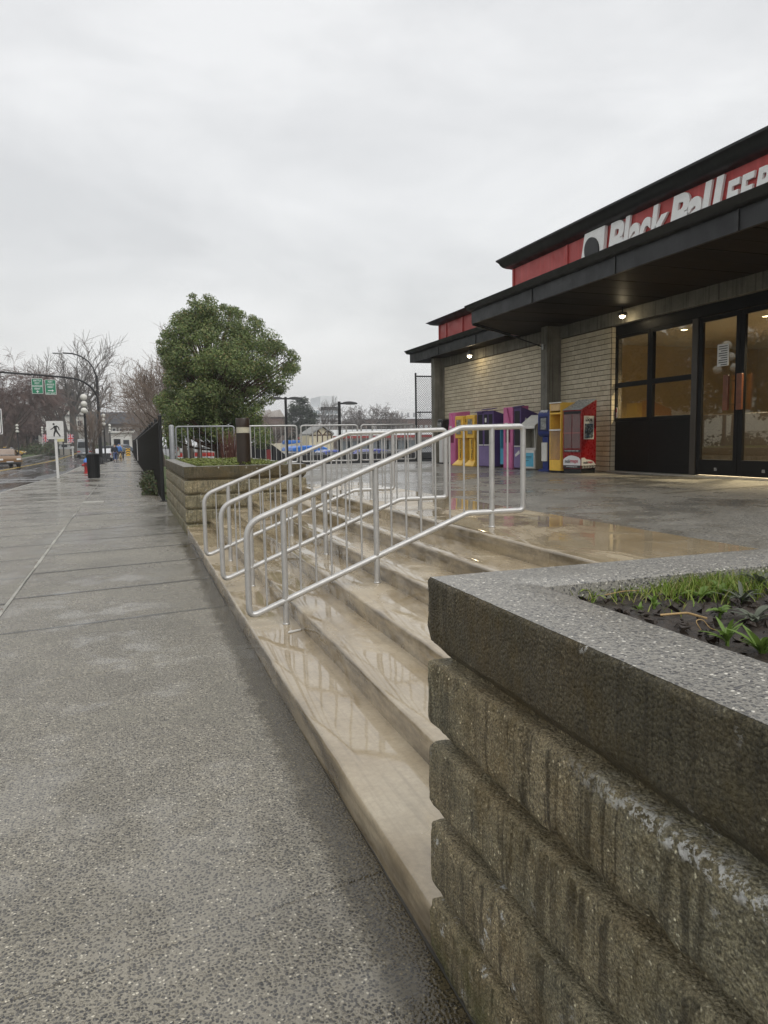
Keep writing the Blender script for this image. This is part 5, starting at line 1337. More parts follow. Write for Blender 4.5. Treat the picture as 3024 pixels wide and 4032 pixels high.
while len(cl)<370 and tries<20000:
    tries+=1; u=rr.uniform(585,1200); v=rr.uniform(1135,1730)
    if not inside(u,v,poly): continue
    e=edge(u,v,poly)
    if e<15: continue
    gap=(955<u<1120 and 1380<v<1640)
    if gap and rr.random()<.4: continue
    if (770<u<830 and 1330<v<1420) and rr.random()<.8: continue
    dep=min(2.6,e*k*1.25+.2)
    y=TY+rr.choice((-1,1))*dep*rr.random()**.45
    rad=max(.16,min(e*.9,rr.uniform(30,62))*k)
    c=onY(u,v,y); cl.append((c,rad))
for c,rad in cl:
    clump(crown,c,rad*rr.uniform(.85,1.12),int(1350*rad*rad)+80,.078,rr,.72,.55,.35)
ax=Vector((base.x,TY,0))
b1=MB()
top=onY(800,1230,TY)
trunk=[Vector((base.x,TY,-.2)),Vector((base.x+.05,TY,1.2)),Vector((base.x-.1,TY,2.6)),Vector((top.x,TY,5.4))]
b1.tube(trunk,[.22,.19,.15,.05],10)
for i in range(0,len(cl),2):
    c,rad=cl[i]; t=max(.9,min(5.0,c.z*.62)); a=trunk[1].lerp(trunk[3],(t-1.2)/4.2) if t>1.2 else trunk[1]
    mid=a.lerp(c,.5)+Vector((0,0,-.12)); b1.tube([a,mid,c],[.05,.032,.012],5,caps=False)
b1.build('trunk',plain('red brown bark',(.10,.052,.035),.8,var=.3,scale=4,bump=.4,bscale=14),tr,world=True,smooth=180,recalc=False)
crown.build('crown',M_leafE,tr,world=True,recalc=False)
# --- bare trees
GB='bare winter trees'
for i,(u,y,h,sd) in enumerate(((596,43,8.4,1),(560,56,9.2,2),(535,70,8.6,3),(520,86,8.4,4),(508,104,8.0,5),(625,35,6.8,6))):
    x=max(1.9,slope(u)*y)+(.6 if i else 1.6)
    bare_tree('bare_tree',(x,y,gy(y)-.05),['bare brown tree beside the black fence, touching the evergreen crown','bare brown tree over the black mesh fence, second from the evergreen','bare brown tree over the mesh fence beside the white panel','bare brown tree over the mesh fence level with the walking people','bare brown tree at the far end of the mesh fence','low bare tree half hidden behind the evergreen tree'][i],h,sd*13,.10,5,.62,.20,.007,M_twig,GB,(3,4),2,Lf=.30)
# tall pruned trees in front of the turreted house
for i,(u,y,h,sd) in enumerate(((306,141,21.5,31),(270,152,18,32),(352,150,17,33),(205,160,14.5,35))):
    bare_tree('bare_tree',(slope(u)*y,y,gy(y)-.1),['huge bare tree with a thick trunk in front of the turreted house','tall bare tree with forked limbs before the white gables','tall bare tree between the house and the street lamps','bare tree with pollarded limbs beside the dark roof'][i],h,sd*7,.62,5,.55,.17,.028,M_twigg,GB,(3,4),1,split=3)
for i,(u,y,h,sd) in enumerate(((8,112,16.5,41),(62,140,8.5,42),(108,142,7.5,43),(36,150,9,45),(128,165,8,46))):
    bare_tree('bare_tree',(slope(u)*y,y,gy(y)-.05),['weeping bare tree with drooping reddish twigs beside the road','bare street tree behind the verge lamp','small bare street tree by the hedge','dense bare tree behind the yellow taxi','dense reddish bare tree behind the crosswalk sign'][i],h*.92,sd*5,.25,5,.7 if i else .55,.12,.024,M_twigr,GB,(4,5),1 if i else 3,droop=.75 if i==0 else .1,Lf=.3 if i else .42)
bare_tree('street_tree',(slope(372)*58,58,gy(58)),'slender young street tree with few branches near the hydrant',4.6,77,.07,4,.45,.2,.010,M_twig,GB,(3,4),2)
# ---------------------------------------------------------------- the turreted house and far end of the street
M_hw=plain('white painted siding',(.62,.61,.57),.6,var=.1,scale=1); M_slate=plain('dark slate roof',(.045,.048,.055),.7,var=.25,scale=1.2); M_win=plain('dark window glass',(.03,.034,.04),.15); M_redr=plain('red brown roof',(.14,.045,.032),.7,var=.2)
HY=172.0
def hp(u,v,y=HY): p=onY(u,v,y); return p.x,p.z
x0,_=hp(150,1700); x1,_=hp(345,1700); zg=gy(HY)-.2
_,ze=hp(250,1590); _,zr=hp(250,1560)
hs=thing('turreted_house',((x0+x1)/2,HY,zg),'large white gabled house with a dark pointed turret roof behind bare trees','house')
MB().box(x0,x1,HY,HY+14,zg,ze).build('wall',M_hw,hs,world=True)
rf=MB().prism([(x0-.8,ze),(x1+.8,ze),(x1-3,zr+1.5),(x0+3,zr+1.5)],'y',HY-.6,HY+14.6).build('roof',M_slate,hs,world=True)
xt,zt0=hp(262,1500)
xa,zb0=hp(222,1585)
MB().lathe([(xt-xa+.6,zb0),(xt-xa-1.6,zb0+2.0),((xt-xa)*.42,lerp(zb0,zt0,.6)),(.05,zt0)],10,(xt,HY+2.5,0)).build('turret_roof',M_slate,hs,world=True)
MB().lathe([(xt-xa-.1,zg),(xt-xa-.1,zb0)],10,(xt,HY+2.5,0)).build('turret',M_hw,hs,world=True)
for ua,ub,va,vb in ((243,267,1600,1622),(283,300,1600,1620),(282,300,1652,1682),(236,262,1655,1682),(205,222,1655,1680),(312,326,1605,1625),(306,322,1655,1680)):
    a,zb=hp(ua,vb); c,zt_=hp(ub,va); w=MB().box(a,c,HY-.25,HY+.02,zb,zt_).build('window',M_hw,hs,world=True)
    q=(c-a)*.1
    for s0,s1 in ((a+q,(a+c)/2-q*.4),((a+c)/2+q*.4,c-q)): MB().box(s0,s1,HY-.29,HY-.255,zb+.15,zt_-.15).build('pane',M_win,w,world=True)
for va,vb in ((1586,1592),(1628,1634),(1690,1696)):
    _,za=hp(250,vb); _,zb=hp(250,va); MB().box(x0,x1,HY-.5,HY-.002,za,zb).build('cornice_band',M_hw,hs,world=True)
# dark roofed building to its left
y=178; a,zb=hp(0,1800,y); c,zt_=hp(215,1590,y)
h2=thing('dark_roofed_house',((a+c)/2,y,gy(y)),'long dark roofed house glimpsed through the trees on the verge','house')
MB().box(a,c,y,y+10,gy(y)-.2,zt_-3.5).build('wall',plain('brown shingle wall',(.10,.075,.06),.8),h2,world=True)
MB().prism([(y-1,zt_-3.5),(y+11,zt_-3.5),(y+5,zt_)],'x',a-.6,c+.6).build('roof',plain('brown slate',(.07,.055,.05),.8,var=.2),h2,world=True)
for i in range(6):
    xx=lerp(a+2,c-3,i/5); w=MB().box(xx,xx+1.4,y-.08,y+.01,gy(y)+2.0,gy(y)+3.6).build('window',M_hw,h2,world=True); MB().box(xx+.12,xx+1.28,y-.11,y-.085,gy(y)+2.12,gy(y)+3.48).build('pane',M_win,w,world=True)
# white gateway building at the end of the sidewalk
y=150; a,zb=hp(440,1790,y); c,zt_=hp(518,1705,y); _,z2=hp(480,1670,y)
h3=thing('gateway_building',((a+c)/2,y,gy(y)),'white low building with a dark doorway at the end of the sidewalk','building')
MB().box(a,c,y,y+8,gy(y)-.2,zt_).build('wall',M_hw,h3,world=True); MB().box(a-.4,c+.4,y-.4,y+8.4,zt_,zt_+.35).build('parapet',M_hw,h3,world=True,bevel=.08)
d0,_=hp(486,1750,y); d1,z3=hp(508,1732,y); MB().box(d0,d1,y-.05,y+.02,gy(y),z3).build('doorway',M_win,h3,world=True)
text_on('INN','lettering',M_ink,h3,(hp(486,1724,y)[0],y-.01,hp(486,1726,y)[1]),(1,0,0),(0,0,1),(0,-1,0),w=1.0,h=.4,extr=.03) if False else None
for i in range(2): 
    xx=lerp(a+.5,d0-1.6,i); MB().box(xx,xx+1.1,y-.05,y+.02,gy(y)+.9,gy(y)+2.2).build('window',M_win,h3,world=True)
y=163; a,_=hp(350,1700,y); c,zt_=hp(600,1668,y)
h4=thing('grey_house',((a+c)/2,y,gy(y)),'grey upper storey house with white trimmed windows behind the gateway building','house')
MB().box(a,c,y,y+8,gy(y)-.2,zt_).build('wall',plain('grey brown siding',(.17,.155,.14),.8,var=.15),h4,world=True)
MB().prism([(y-.8,zt_),(y+8.8,zt_),(y+4,zt_+2.6)],'x',a-.5,c+.5).build('roof',M_slate,h4,world=True)
for u0,u1,v0,v1 in ((468,494,1684,1700),(505,530,1684,1700),(440,458,1684,1700),(390,408,1684,1700)):
    p,zb=hp(u0,v1,y); q,zc=hp(u1,v0,y); w=MB().box(p,q,y-.12,y+.01,zb,zc).build('window',M_hw,h4,world=True); MB().box(p+.18,q-.18,y-.16,y-.125,zb+.18,zc-.18).build('pane',M_win,w,world=True)
# flags, boards and shelter by the verge
def flag(u,v0,v1,y,label):
    p,zb=hp(u,v1,y); _,zt_=hp(u,v0,y); r=thing('union_flag',(p,y,gy(y)),label,'flag','union flags on poles')
    w=(zt_-zb)*.62
    MB().cyl((p,y,gy(y)),(p,y,zt_+.3),.05,n=8).build('pole',M_whitep,r,world=True)
    def cloth(nm,mat,pts,dy):
        m=MB(); m.prism([(p+.06+a*w,zb+b_*(zt_-zb)) for a,b_ in pts],'y',y-.02-dy,y-.004-dy); m.build(nm,mat,r,world=True)
    cloth('field',plain('flag navy',(.02,.03,.15),.7),[(0,0),(1,0),(1,1),(0,1)],0)
    W_=plain('flag white',(.7,.7,.7),.7); R_=plain('flag red',(.5,.02,.04),.7)
    for k,(mt,t) in enumerate(((W_,.10),(R_,.04))):
        cloth('saltire',mt,[(0,0),(t*1.5,0),(1,1-t),(1,1),(1-t*1.5,1),(0,t)],.02+k*.02); cloth('saltire',mt,[(1,0),(1-t*1.5,0),(0,1-t),(0,1),(t*1.5,1),(1,t)],.021+k*.02)
    for k,(mt,t) in enumerate(((W_,.17),(R_,.10))):
        cloth('cross',mt,[(.5-t,0),(.5+t,0),(.5+t,1),(.5-t,1)],.06+k*.02); cloth('cross',mt,[(0,.5-t*.7),(1,.5-t*.7),(1,.5+t*.7),(0,.5+t*.7)],.061+k*.02)
flag(267,1710,1743,128,'union flag hanging beside the big tree trunk'); flag(168,1710,1740,136,'union flag hanging by the verge lamp')
p,zb=hp(223,1739,122); q,zt_=hp(250,1707,122)
r=thing('billboard',((p+q)/2,122,gy(122)),'pale yellow board on dark legs behind the crosswalk sign','sign')
MB().box(p,q,122,122.15,zb,zt_).build('board',plain('pale yellow board',(.70,.66,.30),.5,var=.1),r,world=True)
for x in (p+.15,q-.15): MB().box(x-.08,x+.08,122.16,122.3,gy(122),zt_).build('leg',M_black,r,world=True)
p,zb=hp(235,1768,126); q,zt_=hp(272,1748,126)
r=thing('bus_shelter',((p+q)/2,126,gy(126)),'pale grey glazed kiosk on the verge under the union flag','shelter')
MB().prism([(p-.2,zb),(q+.2,zb),(q-.1,zt_),(p+.1,zt_)],'y',126,127.6).build('body',plain('pale grey panel',(.42,.44,.44),.4),r,world=True); MB().box(p+.3,q-.3,125.95,125.998,zb+.3,zt_-.15).build('pane',M_win,r,world=True); MB().box(p,q,126,127.6,gy(126)-.05,zb).build('base',M_kerb,r,world=True); MB().box(p-.2,q+.2,125.8,127.8,zt_,zt_+.12).build('roof',M_hw,r,world=True)
p,zb=hp(280,1779,118); q,zt_=hp(291,1757,118)
r=thing('white_sign_stand',((p+q)/2,118,gy(118)),'small white sign stand at the roadside below the big tree','sign')
MB().box(p,q,118,118.08,lerp(zb,zt_,.6),zt_).build('panel',M_whitep,r,world=True); MB().box((p+q)/2-.12,(p+q)/2+.12,118.09,118.2,gy(118)-.05,lerp(zb,zt_,.8)).build('post',M_whitep,r,world=True)
# hedge and ground thicket on the verge
rr=random.Random(5)
b=MB()
for i in range(64):
    y=rr.uniform(128,172); u=rr.uniform(85,235) if i<46 else rr.uniform(330,450); y=y if i<46 else rr.uniform(132,142); x=slope(u)*y; hh=rr.uniform(.8,1.6); clump(b,Vector((x,y,gy(y)+hh*.5)),hh,90,.30,rr,.8,.9)
tag(b.build('hedge',M_ivy,recalc=False),'dark green hedge at the back of the grass verge','hedge')
b=MB(); rr=random.Random(6)
for i in range(1500):
    u=rr.uniform(-60,125); y=rr.uniform(150,176); x=slope(u)*y; h=rr.uniform(4,11); z=gy(y)
    b.tube([(x,y,z),(x+rr.uniform(-.6,.6),y,z+h*.6),(x+rr.uniform(-1.5,1.5),y,z+h)],[.035,.025,.012],3,caps=False)
tag(b.build('thicket',M_twigr,recalc=False),'dense reddish brown thicket of bare stems on the verge','thicket',kind='stuff')
# buildings and trees across the street that the entrance glass mirrors
r=thing('pale_house',(-34,58,0),'pale gabled house across the street, mirrored in the entrance windows','house')
MB().box(-44,-26,50,66,-.1,7).build('wall',M_hw,r,world=True); MB().prism([(49,7),(67,7),(58,10.5)],'x',-45,-25).build('roof',plain('pale shingle roof',(.30,.29,.27),.7),r,world=True)
for i in range(4):
    for z in (1.5,4.6):
        y=52+i*3.6; w=MB().box(-26.02,-25.92,y,y+1.6,z,z+1.7).build('window',M_hw,r,world=True); MB().box(-25.915,-25.88,y+.15,y+1.45,z+.15,z+1.55).build('pane',M_win,w,world=True)
rr=random.Random(8)
for j,(x,y,h) in enumerate(((-19,38,11.5),(-21,49,12),(-18.5,27,9.0))):
    r=thing('dark_tree',(x,y,0),['dark round tree across the street mirrored behind the globe lamp','dark round tree across the street beside the pale house','dark round tree across the street above the clipped hedge'][j],'tree','trees across the street'); m=MB()
    for i in range(80):
        d=Vector((rr.gauss(0,1),rr.gauss(0,1),rr.gauss(0,1))).normalized()*rr.random()**.4; clump(m,Vector((d.x*h*.36,d.y*h*.36,h*.6+d.z*h*.36)),1.0,120,.3,rr)
    m.build('crown',M_conif,r,recalc=False); MB().tube([(0,0,-.1),(0,0,h*.6)],[.3,.15],8).build('trunk',M_bark,r)
b=MB(); rr=random.Random(33)
for i in range(150):
    y=rr.uniform(18,64); x=-14.6-rr.random()*1.6; hh=rr.uniform(.7,1.1); clump(b,Vector((x,y,hh*.8)),hh,60,.22,rr,.9,.9)
tag(b.build('hedge',M_conif,recalc=False),'long dark clipped hedge across the street, mirrored in the entrance doors','hedge')
# ---------------------------------------------------------------- the yard beyond the plaza
ZY=-.6
def part_box(u0,u1,v0,v1,y,d):
    a=onY(u0,v1,y); c=onY(u1,v0,y); return a.x,c.x,y,y+d,a.z,c.z
def prism_px(pts,y,d): return MB().prism([(onY(u,v,y).x,onY(u,v,y).z) for u,v in pts],'y',y,y+d)
# parking lot lamps
def lot_lamp(u,v,y,heads,label):
    p=onY(u,v,y); r=thing('lot_lamp',(p.x,y,ZY),label,'lamp post','parking lot lamps'); h=p.z-ZY
    MB().box(-.06,.06,-.06,.06,0,h).build('pole',M_black,r,bevel=.01)
    for s in heads:
        hd=MB(); hd.tube([(s*.06,0,h-.09),(s*.22,0,h-.09)],.04,8); hd.build('arm',M_black,r)
        n=10; b=MB(); L=.68
        for i in range(n+1):
            t=i/n; x=s*(.2+L*t); w=.17*math.sin(math.pi*min(1,.18+t*.75))**.6; top=.05*math.sin(math.pi*min(1,.2+.7*t))+.015; b.v+=[(x,-w,h-.11),(x,-w*.8,h-.11+top*1.2),(x,0,h-.11+top*1.9),(x,w*.8,h-.11+top*1.2),(x,w,h-.11),(x,0,h-.13)]
        for i in range(n):
            for j in range(6): b.f.append((i*6+j,i*6+(j+1)%6,(i+1)*6+(j+1)%6,(i+1)*6+j))
        b.f.append(tuple(range(6))); b.f.append(tuple(n*6+j for j in range(6)))
        q=b.build('lamp_head',M_black,r,smooth=50); MB().box(min(s*.35,s*.75),max(s*.35,s*.75),-.1,.1,h-.145,h-.128).build('lens',plain('grey lens',(.4,.4,.38),.3),q)
    return r
lot_lamp(1124,1563,38.0,(-1,1),'black two-headed parking lot lamp in front of the dark conifer')
lot_lamp(1335,1581,33.0,(1,),'black single-headed parking lot lamp behind the guard rails')
# dark hoarding and covered ramp
r=thing('dark_hoarding',(onY(1400,1800,29).x,29,ZY),'low dark wall running behind the guard rails','wall')
a=onY(1120,1793,29); c=onY(1700,1788,29); MB().box(a.x,c.x,29,29.2,ZY,a.z).build('panel',plain('dark grey hoarding',(.035,.035,.037),.5,var=.3,scale=1),r,world=True,bevel=.02)
r=thing('covered_ramp',(onY(1070,1790,33).x,33,ZY),'black covered ramp sloping down behind the bollard light','ramp')
M_rmp=plain('black ribbed cover',(.015,.015,.017),.45,var=.3,scale=3)
MB().prism([(onY(u,v,33).x,onY(u,v,33).z) for u,v in ((985,1748),(1050,1744),(1075,1752),(1145,1806),(1145,1830),(985,1830))],'y',33,35).build('cover',M_rmp,r,world=True,bevel=.03)
for i in range(6):
    t=i/5; u=lerp(1062,1140,t); v=lerp(1750,1806,t); p=onY(u,v,32.97); MB().box(p.x-.03,p.x+.03,32.95,32.99,ZY,p.z-.03).build('rib',plain('dark grey rib',(.05,.05,.052),.4),r,world=True)
a=onY(1060,1770,32.9); MB().box(a.x-.12,a.x+.10,32.93,32.98,a.z-.55,a.z).build('red_white_sign',plain('faded sign red',(.25,.04,.04),.5),r,world=True)
# black picket fence and white-and-red bus behind the left guard rail
r=thing('picket_fence',(onY(690,1790,36).x,36,ZY),'thin black iron picket fence behind the grey guard rail','fence')
xa,xb=onY(640,1790,36).x,onY(905,1790,36).x; zt_=onY(780,1752,36).z
for z in (zt_-.12,ZY+.45): MB().box(xa,xb,35.98,36.02,z-.02,z+.02).build('rail',M_black,r,world=True)
pm=None; n=int((xb-xa)/.16)
for i in range(n):
    if pm is None: o=MB().box(-.012,.012,-.012,.012,0,zt_-ZY).build('picket',M_black,r); pm=o.data
    else: o=bpy.data.objects.new('picket',pm); col.objects.link(o); o.parent=r
    o.location=(xa+i*.16-onY(690,1790,36).x,0,0)
y=46; r=thing('shuttle_bus',(onY(765,1790,y).x,y,ZY),'white and red bus parked behind the picket fence','bus')
M_bw=plain('white bus paint',(.66,.66,.66),.3,coat=.6); M_br=plain('red bus paint',(.50,.03,.02),.3,coat=.6)
prism_px(((700,1782),(840,1782),(828,1752),(708,1752)),y,6).build('roof',M_bw,r,world=True,bevel=.06)
x0,x1,_,_,za,zb=part_box(696,845,1782,1800,y,6); MB().box(x0,x1,y-.01,y+6.01,za,zb).build('red_band',M_br,r,world=True,bevel=.03)
MB().box(x0+.02,x1-.02,y,y+6,ZY+.35,za).build('body',M_bw,r,world=True); MB().box(x0+.3,x1-.3,y-.02,y-.001,za-.75,za-.08).build('windscreen',M_cglass,r,world=True)
for x in (x0+.35,x1-.35):
    for yy_ in (y+1.2,y+4.8): MB().tube([(x-.14,yy_,ZY+.42),(x+.14,yy_,ZY+.42)],.42,16).build('wheel',M_tyre,r,world=True)
# red stemmed shrub behind the planter
p=onY(908,1795,20.3); r=thing('red_stem_shrub',(p.x,20.3,.5),'upright shrub of thin red brown stems behind the brown bollard light','shrub'); rr=random.Random(3); m=MB()
for i in range(150):
    a=rr.uniform(0,6.28); d=rr.random()**.5; b0=Vector((.12*d*math.cos(a),.12*d*math.sin(a),0)); h=rr.uniform(.75,1.42); t=Vector((.34*d*math.cos(a)+rr.uniform(-.06,.06),.3*d*math.sin(a),h))
    m.tube([b0,b0.lerp(t,.5)+Vector((rr.uniform(-.03,.03),0,.04)),t],[.008,.006,.003],4,caps=False)
m.build('stems',plain('red brown stems',(.12,.045,.032),.7,var=.3),r,recalc=False); MB().lathe([(.25,-.5),(.25,.02),(.02,.05)],10).build('root_mound',M_soil,r)
# blue canopies
M_tarp=plain('bright blue tarpaulin',(.03,.16,.55),.4,var=.12,scale=2,bump=.3,bscale=4)
def tent(pts,y,d,label):
    r=thing('blue_canopy',(onY(*pts[0],y).x,y,ZY),label,'canopy','blue canopies in the yard')
    prism_px(pts,y,d).build('cover',M_tarp,r,world=True,bevel=.05)
    xs=[onY(u,v,y).x for u,v in pts]; zb=min(onY(u,v,y).z for u,v in pts)
    for x in (min(xs)+.1,max(xs)-.1):
        for q in (y+.1,y+d-.1): MB().cyl((x,q,ZY),(x,q,zb+.02),.03,n=8).build('leg',M_whitep,r,world=True)
tent([(1143,1778),(1150,1764),(1190,1756),(1262,1754),(1290,1764),(1300,1780)],44,3.0,'wide low blue tarpaulin canopy behind the second guard rail panel')
tent([(1135,1750),(1137,1734),(1183,1734),(1181,1744)],58,2.5,'small flat blue canopy beside the two-headed lamp')
# parked cars in the yard
car('yard_car',(onY(1190,1790,41).x,41,ZY),R(80),'black car under the blue canopy in the yard',('black car paint',(.015,.016,.018)),4.4,1.8,1.5)
car('yard_car',(onY(1320,1795,40).x,40,ZY),R(95),'blue car beside the single-headed lamp in the yard',('royal blue car paint',(.03,.06,.33)),4.2,1.8,1.6)
car('yard_car',(onY(1485,1790,38).x,38,ZY),R(90),'dark blue car behind the last guard rail panel',('deep blue car paint',(.02,.03,.22)),4.2,1.8,1.62,'suv')
# terminal sheds: long white building with a red fascia, half-timbered gable
y=86; r=thing('white_shed',(onY(1450,1790,y).x,y,ZY),'long white building with a red fascia stripe in the yard','building')
x0,x1,_,_,za,zb=part_box(1268,1720,1820,1738,y,12); MB().box(x0,x1,y,y+12,ZY,zb).build('wall',M_hw,r,world=True)
a=onY(1268,1728,y); c=onY(1268,1719,y); MB().box(x0-.4,x1,y-.7,y+12.3,a.z+.02,c.z+.02).build('red_fascia',plain('red fascia paint',(.30,.045,.04),.5),r,world=True)
MB().prism([(y-.6,c.z+.06),(y+12.2,c.z+.06),(y+6,c.z+.9)],'x',onY(1300,1700,y).x,x1).build('roof',plain('pale grey metal roof',(.50,.51,.50),.4),r,world=True)
for i in range(9):
    xx=lerp(x0+2,x1-3,i/8); w=MB().box(xx,xx+1.5,y-.06,y+.02,ZY+.9,ZY+2.0).build('window',plain('grey window',(.16,.18,.19),.2),r,world=True)
MB().box(x0-12,x0-.1,y+2,y+10,ZY,onY(1200,1745,y).z).build('annex',plain('cream annex wall',(.58,.54,.42),.6),r,world=True)
y=84; r=thing('timbered_house',(onY(1263,1750,y).x,y,ZY),'cream half-timbered gabled house behind the guard rails','house')
G=[(1217,1755),(1217,1715),(1270,1680),(1312,1712),(1312,1755)]
pg=[(onY(u,v,y).x,onY(u,v,y).z) for u,v in G]; pg[0]=(pg[0][0],ZY); pg[-1]=(pg[-1][0],ZY)
MB().prism(pg,'y',y,y+5).build('gable_wall',plain('cream stucco',(.62,.56,.40),.7,var=.06),r,world=True)
M_tim=plain('brown timber',(.10,.055,.03),.7)
def tim(u0,v0,u1,v1):
    a=onY(u0,v0,y); c=onY(u1,v1,y); MB().tube([(a.x,y-.02,a.z),(c.x,y-.02,c.z)],.07,4).build('timber',M_tim,r,world=True)
for q in ((1217,1714,1270,1680),(1270,1680,1312,1711),(1220,1714,1309,1712),(1250,1694,1250,1740),(1290,1695,1290,1740),(1230,1714,1230,1742),(1270,1714,1270,1742),(1252,1695,1268,1712),(1288,1695,1274,1712),(1305,1713,1305,1742)): tim(*q)
for s in ((G[1],G[2]),(G[2],G[3])):
    a=onY(*s[0],y); c=onY(*s[1],y); MB().prism([(a.x,a.z+.02),(c.x,c.z+.02),(c.x,c.z+.22),(a.x,a.z+.22)],'y',y-.35,y+5.3).build('roof_slope',plain('grey shingle',(.26,.26,.25),.7),r,world=True)
# ---------------------------------------------------------------- far shore of the yard
M_far=plain('pale concrete tower',(.74,.76,.77),.6,var=.05,scale=.1); M_farw=plain('tower window band',(.30,.34,.36),.3)
y=260; r=thing('white_tower',(onY(1270,1730,y).x,y,-1),'white multi-storey block with horizontal balcony bands far behind the yard','building')
def tower(u0,u1,v0,nf,d):
    a=onY(u0,1735,y); c=onY(u1,v0,y); zt_=c.z; zb=-1
    MB().box(a.x,c.x,y,y+d,zb,zt_).build('wall',M_far,r,world=True)
    for i in range(nf):
        z=lerp(zb+2,zt_-1.2,(i+.5)/nf); w=MB().box(a.x+.4,c.x-.4,y-.12,y-.01,z-.55,z+.75).build('window_band',M_farw,r,world=True)
        MB().box(a.x,c.x,y-1.2,y-.13,z-1.0,z-.6).build('balcony',M_far,r,world=True)
        for k in range(1,6):
            x=lerp(a.x,c.x,k/6); MB().box(x-.15,x+.15,y-.3,y-.125,z-.55,z+.75).build('mullion',M_far,w,world=True)
tower(1228,1330,1602,7,20); tower(1265,1328,1561,1,15)
y=270; r=thing('dome_hall',(onY(1590,1720,y).x,y,-1),'white curved roof hall on the skyline beside the chain link fence','building')
prism_px(((1520,1660),(1548,1622),(1570,1611),(1620,1609),(1650,1612),(1680,1640),(1700,1660)),y,25).build('roof',plain('white membrane roof',(.82,.83,.83),.5,var=.05),r,world=True)
a=onY(1515,1735,y); c=onY(1705,1660,y); MB().box(a.x,c.x,y+1,y+24,-1,c.z).build('wall',M_far,r,world=True)
for i in range(6):
    xx=lerp(a.x+2,c.x-6,i/5); MB().box(xx,xx+.7,y-.3,y-.02,c.z+.6,c.z+3.6).build('rib',plain('grey rib',(.35,.36,.37),.5),r,world=True)
y=215; r=thing('brick_terrace',(onY(1560,1720,y).x,y,-1),'low brown brick terrace with white windows below the curved roof hall','building')
a=onY(1455,1735,y); c=onY(1720,1655,y); zt_=onY(1500,1650,y).z; MB().box(a.x,c.x,y,y+10,-1,zt_).build('wall',plain('brown brick far',(.17,.11,.09),.8,var=.2,scale=.2),r,world=True)
MB().box(a.x-.3,c.x+.3,y-.4,y+10.4,zt_,zt_+.5).build('parapet',M_far,r,world=True)
for i in range(12):
    for zf in (.25,.7):
        xx=lerp(a.x+1,c.x-2.5,i/11); z=lerp(-1,zt_,zf); MB().box(xx,xx+1.1,y-.1,y-.005,z-.7,z+.7).build('window',plain('pale window',(.45,.47,.47),.3),r,world=True)
y=200; r=thing('brown_building',(onY(1090,1700,y).x,y,-1),'brown brick building with pale eaves glimpsed beside the evergreen tree','building')
a=onY(1040,1735,y); c=onY(1125,1640,y); MB().box(a.x,c.x,y,y+12,-1,c.z).build('wall',plain('brown brick far',(.17,.11,.09),.8,var=.2,scale=.2),r,world=True)
for u0,u1 in ((1045,1082),(1082,1122)): prism_px(((u0,1642),((u0+u1)/2,1612),(u1,1642)),y-.5,13).build('gable_roof',plain('pale eave',(.42,.38,.34),.6),r,world=True)
# far trees
rr=random.Random(21)
y=150; p=onY(1185,1735,y)
r=thing('conifer_tree',(p.x,y,-.6),'broad dark conifer behind the two-headed lamp','tree'); m=MB()
pc=[(1120,1680),(1122,1640),(1140,1600),(1165,1575),(1195,1568),(1222,1580),(1240,1610),(1250,1650),(1245,1700),(1235,1738),(1120,1738)]
i=0
while i<130:
    u=rr.uniform(1115,1255); v=rr.uniform(1565,1738)
    if not inside(u,v,pc) or edge(u,v,pc)<5: continue
    i+=1; c=onY(u,v,y+rr.uniform(-3,3)); clump(m,c-Vector((p.x,y,-.6)),rr.uniform(.6,1.2),70,.38,rr,.8,.6)
m.build('crown',M_conif,r,recalc=False); MB().tube([(0,0,-.3),(0,0,8)],[.4,.1],8).build('trunk',M_bark,r)
def fartree(u,v0,y,label,sd,h=None,mat=M_twigg,**k):
    p=onY(u,1735,y); h=onY(u,v0,y).z+1.0; return bare_tree('bare_tree',(p.x,y,-1.0),label,h,sd,k.pop('r0',.35),5,k.pop('spread',.6),k.pop('up',.12),k.pop('rmin',.022),mat,GB,(3,5),1,split=3,**k)
fartree(1490,1580,175,'wide rounded bare oak on the skyline between the lamp and the curved roof hall',301,spread=.95,up=.04,r0=.5,Lf=.24)
fartree(1455,1592,182,'bare oak beside the wide rounded one on the skyline',302,spread=.9,up=.05,r0=.45,Lf=.26)
fartree(1258,1556,170,'tall bare tree in front of the white tower',303,spread=.5,up=.2)
fartree(1410,1600,190,'hazy bare tree behind the single-headed lamp',305,spread=.7)
fartree(1085,1620,130,'bare brown tree behind the evergreen crown',306,spread=.7,mat=M_twig)
b=MB(); rr=random.Random(9)
for i in range(2200):
    u=rr.uniform(1010,1700); y=rr.uniform(185,210); x=onY(u,1730,y).x; h=rr.uniform(4.5,8.5) if u<1480 else rr.uniform(3.5,6)
    b.tube([(x,y,-1),(x+rr.uniform(-.6,.6),y,-1+h*.6),(x+rr.uniform(-1.5,1.5),y,-1+h)],[.05,.04,.02],3,caps=False)
tag(b.build('far_thicket',M_twig,recalc=False),'low brown band of bare scrub across the far side of the yard','thicket',kind='stuff')
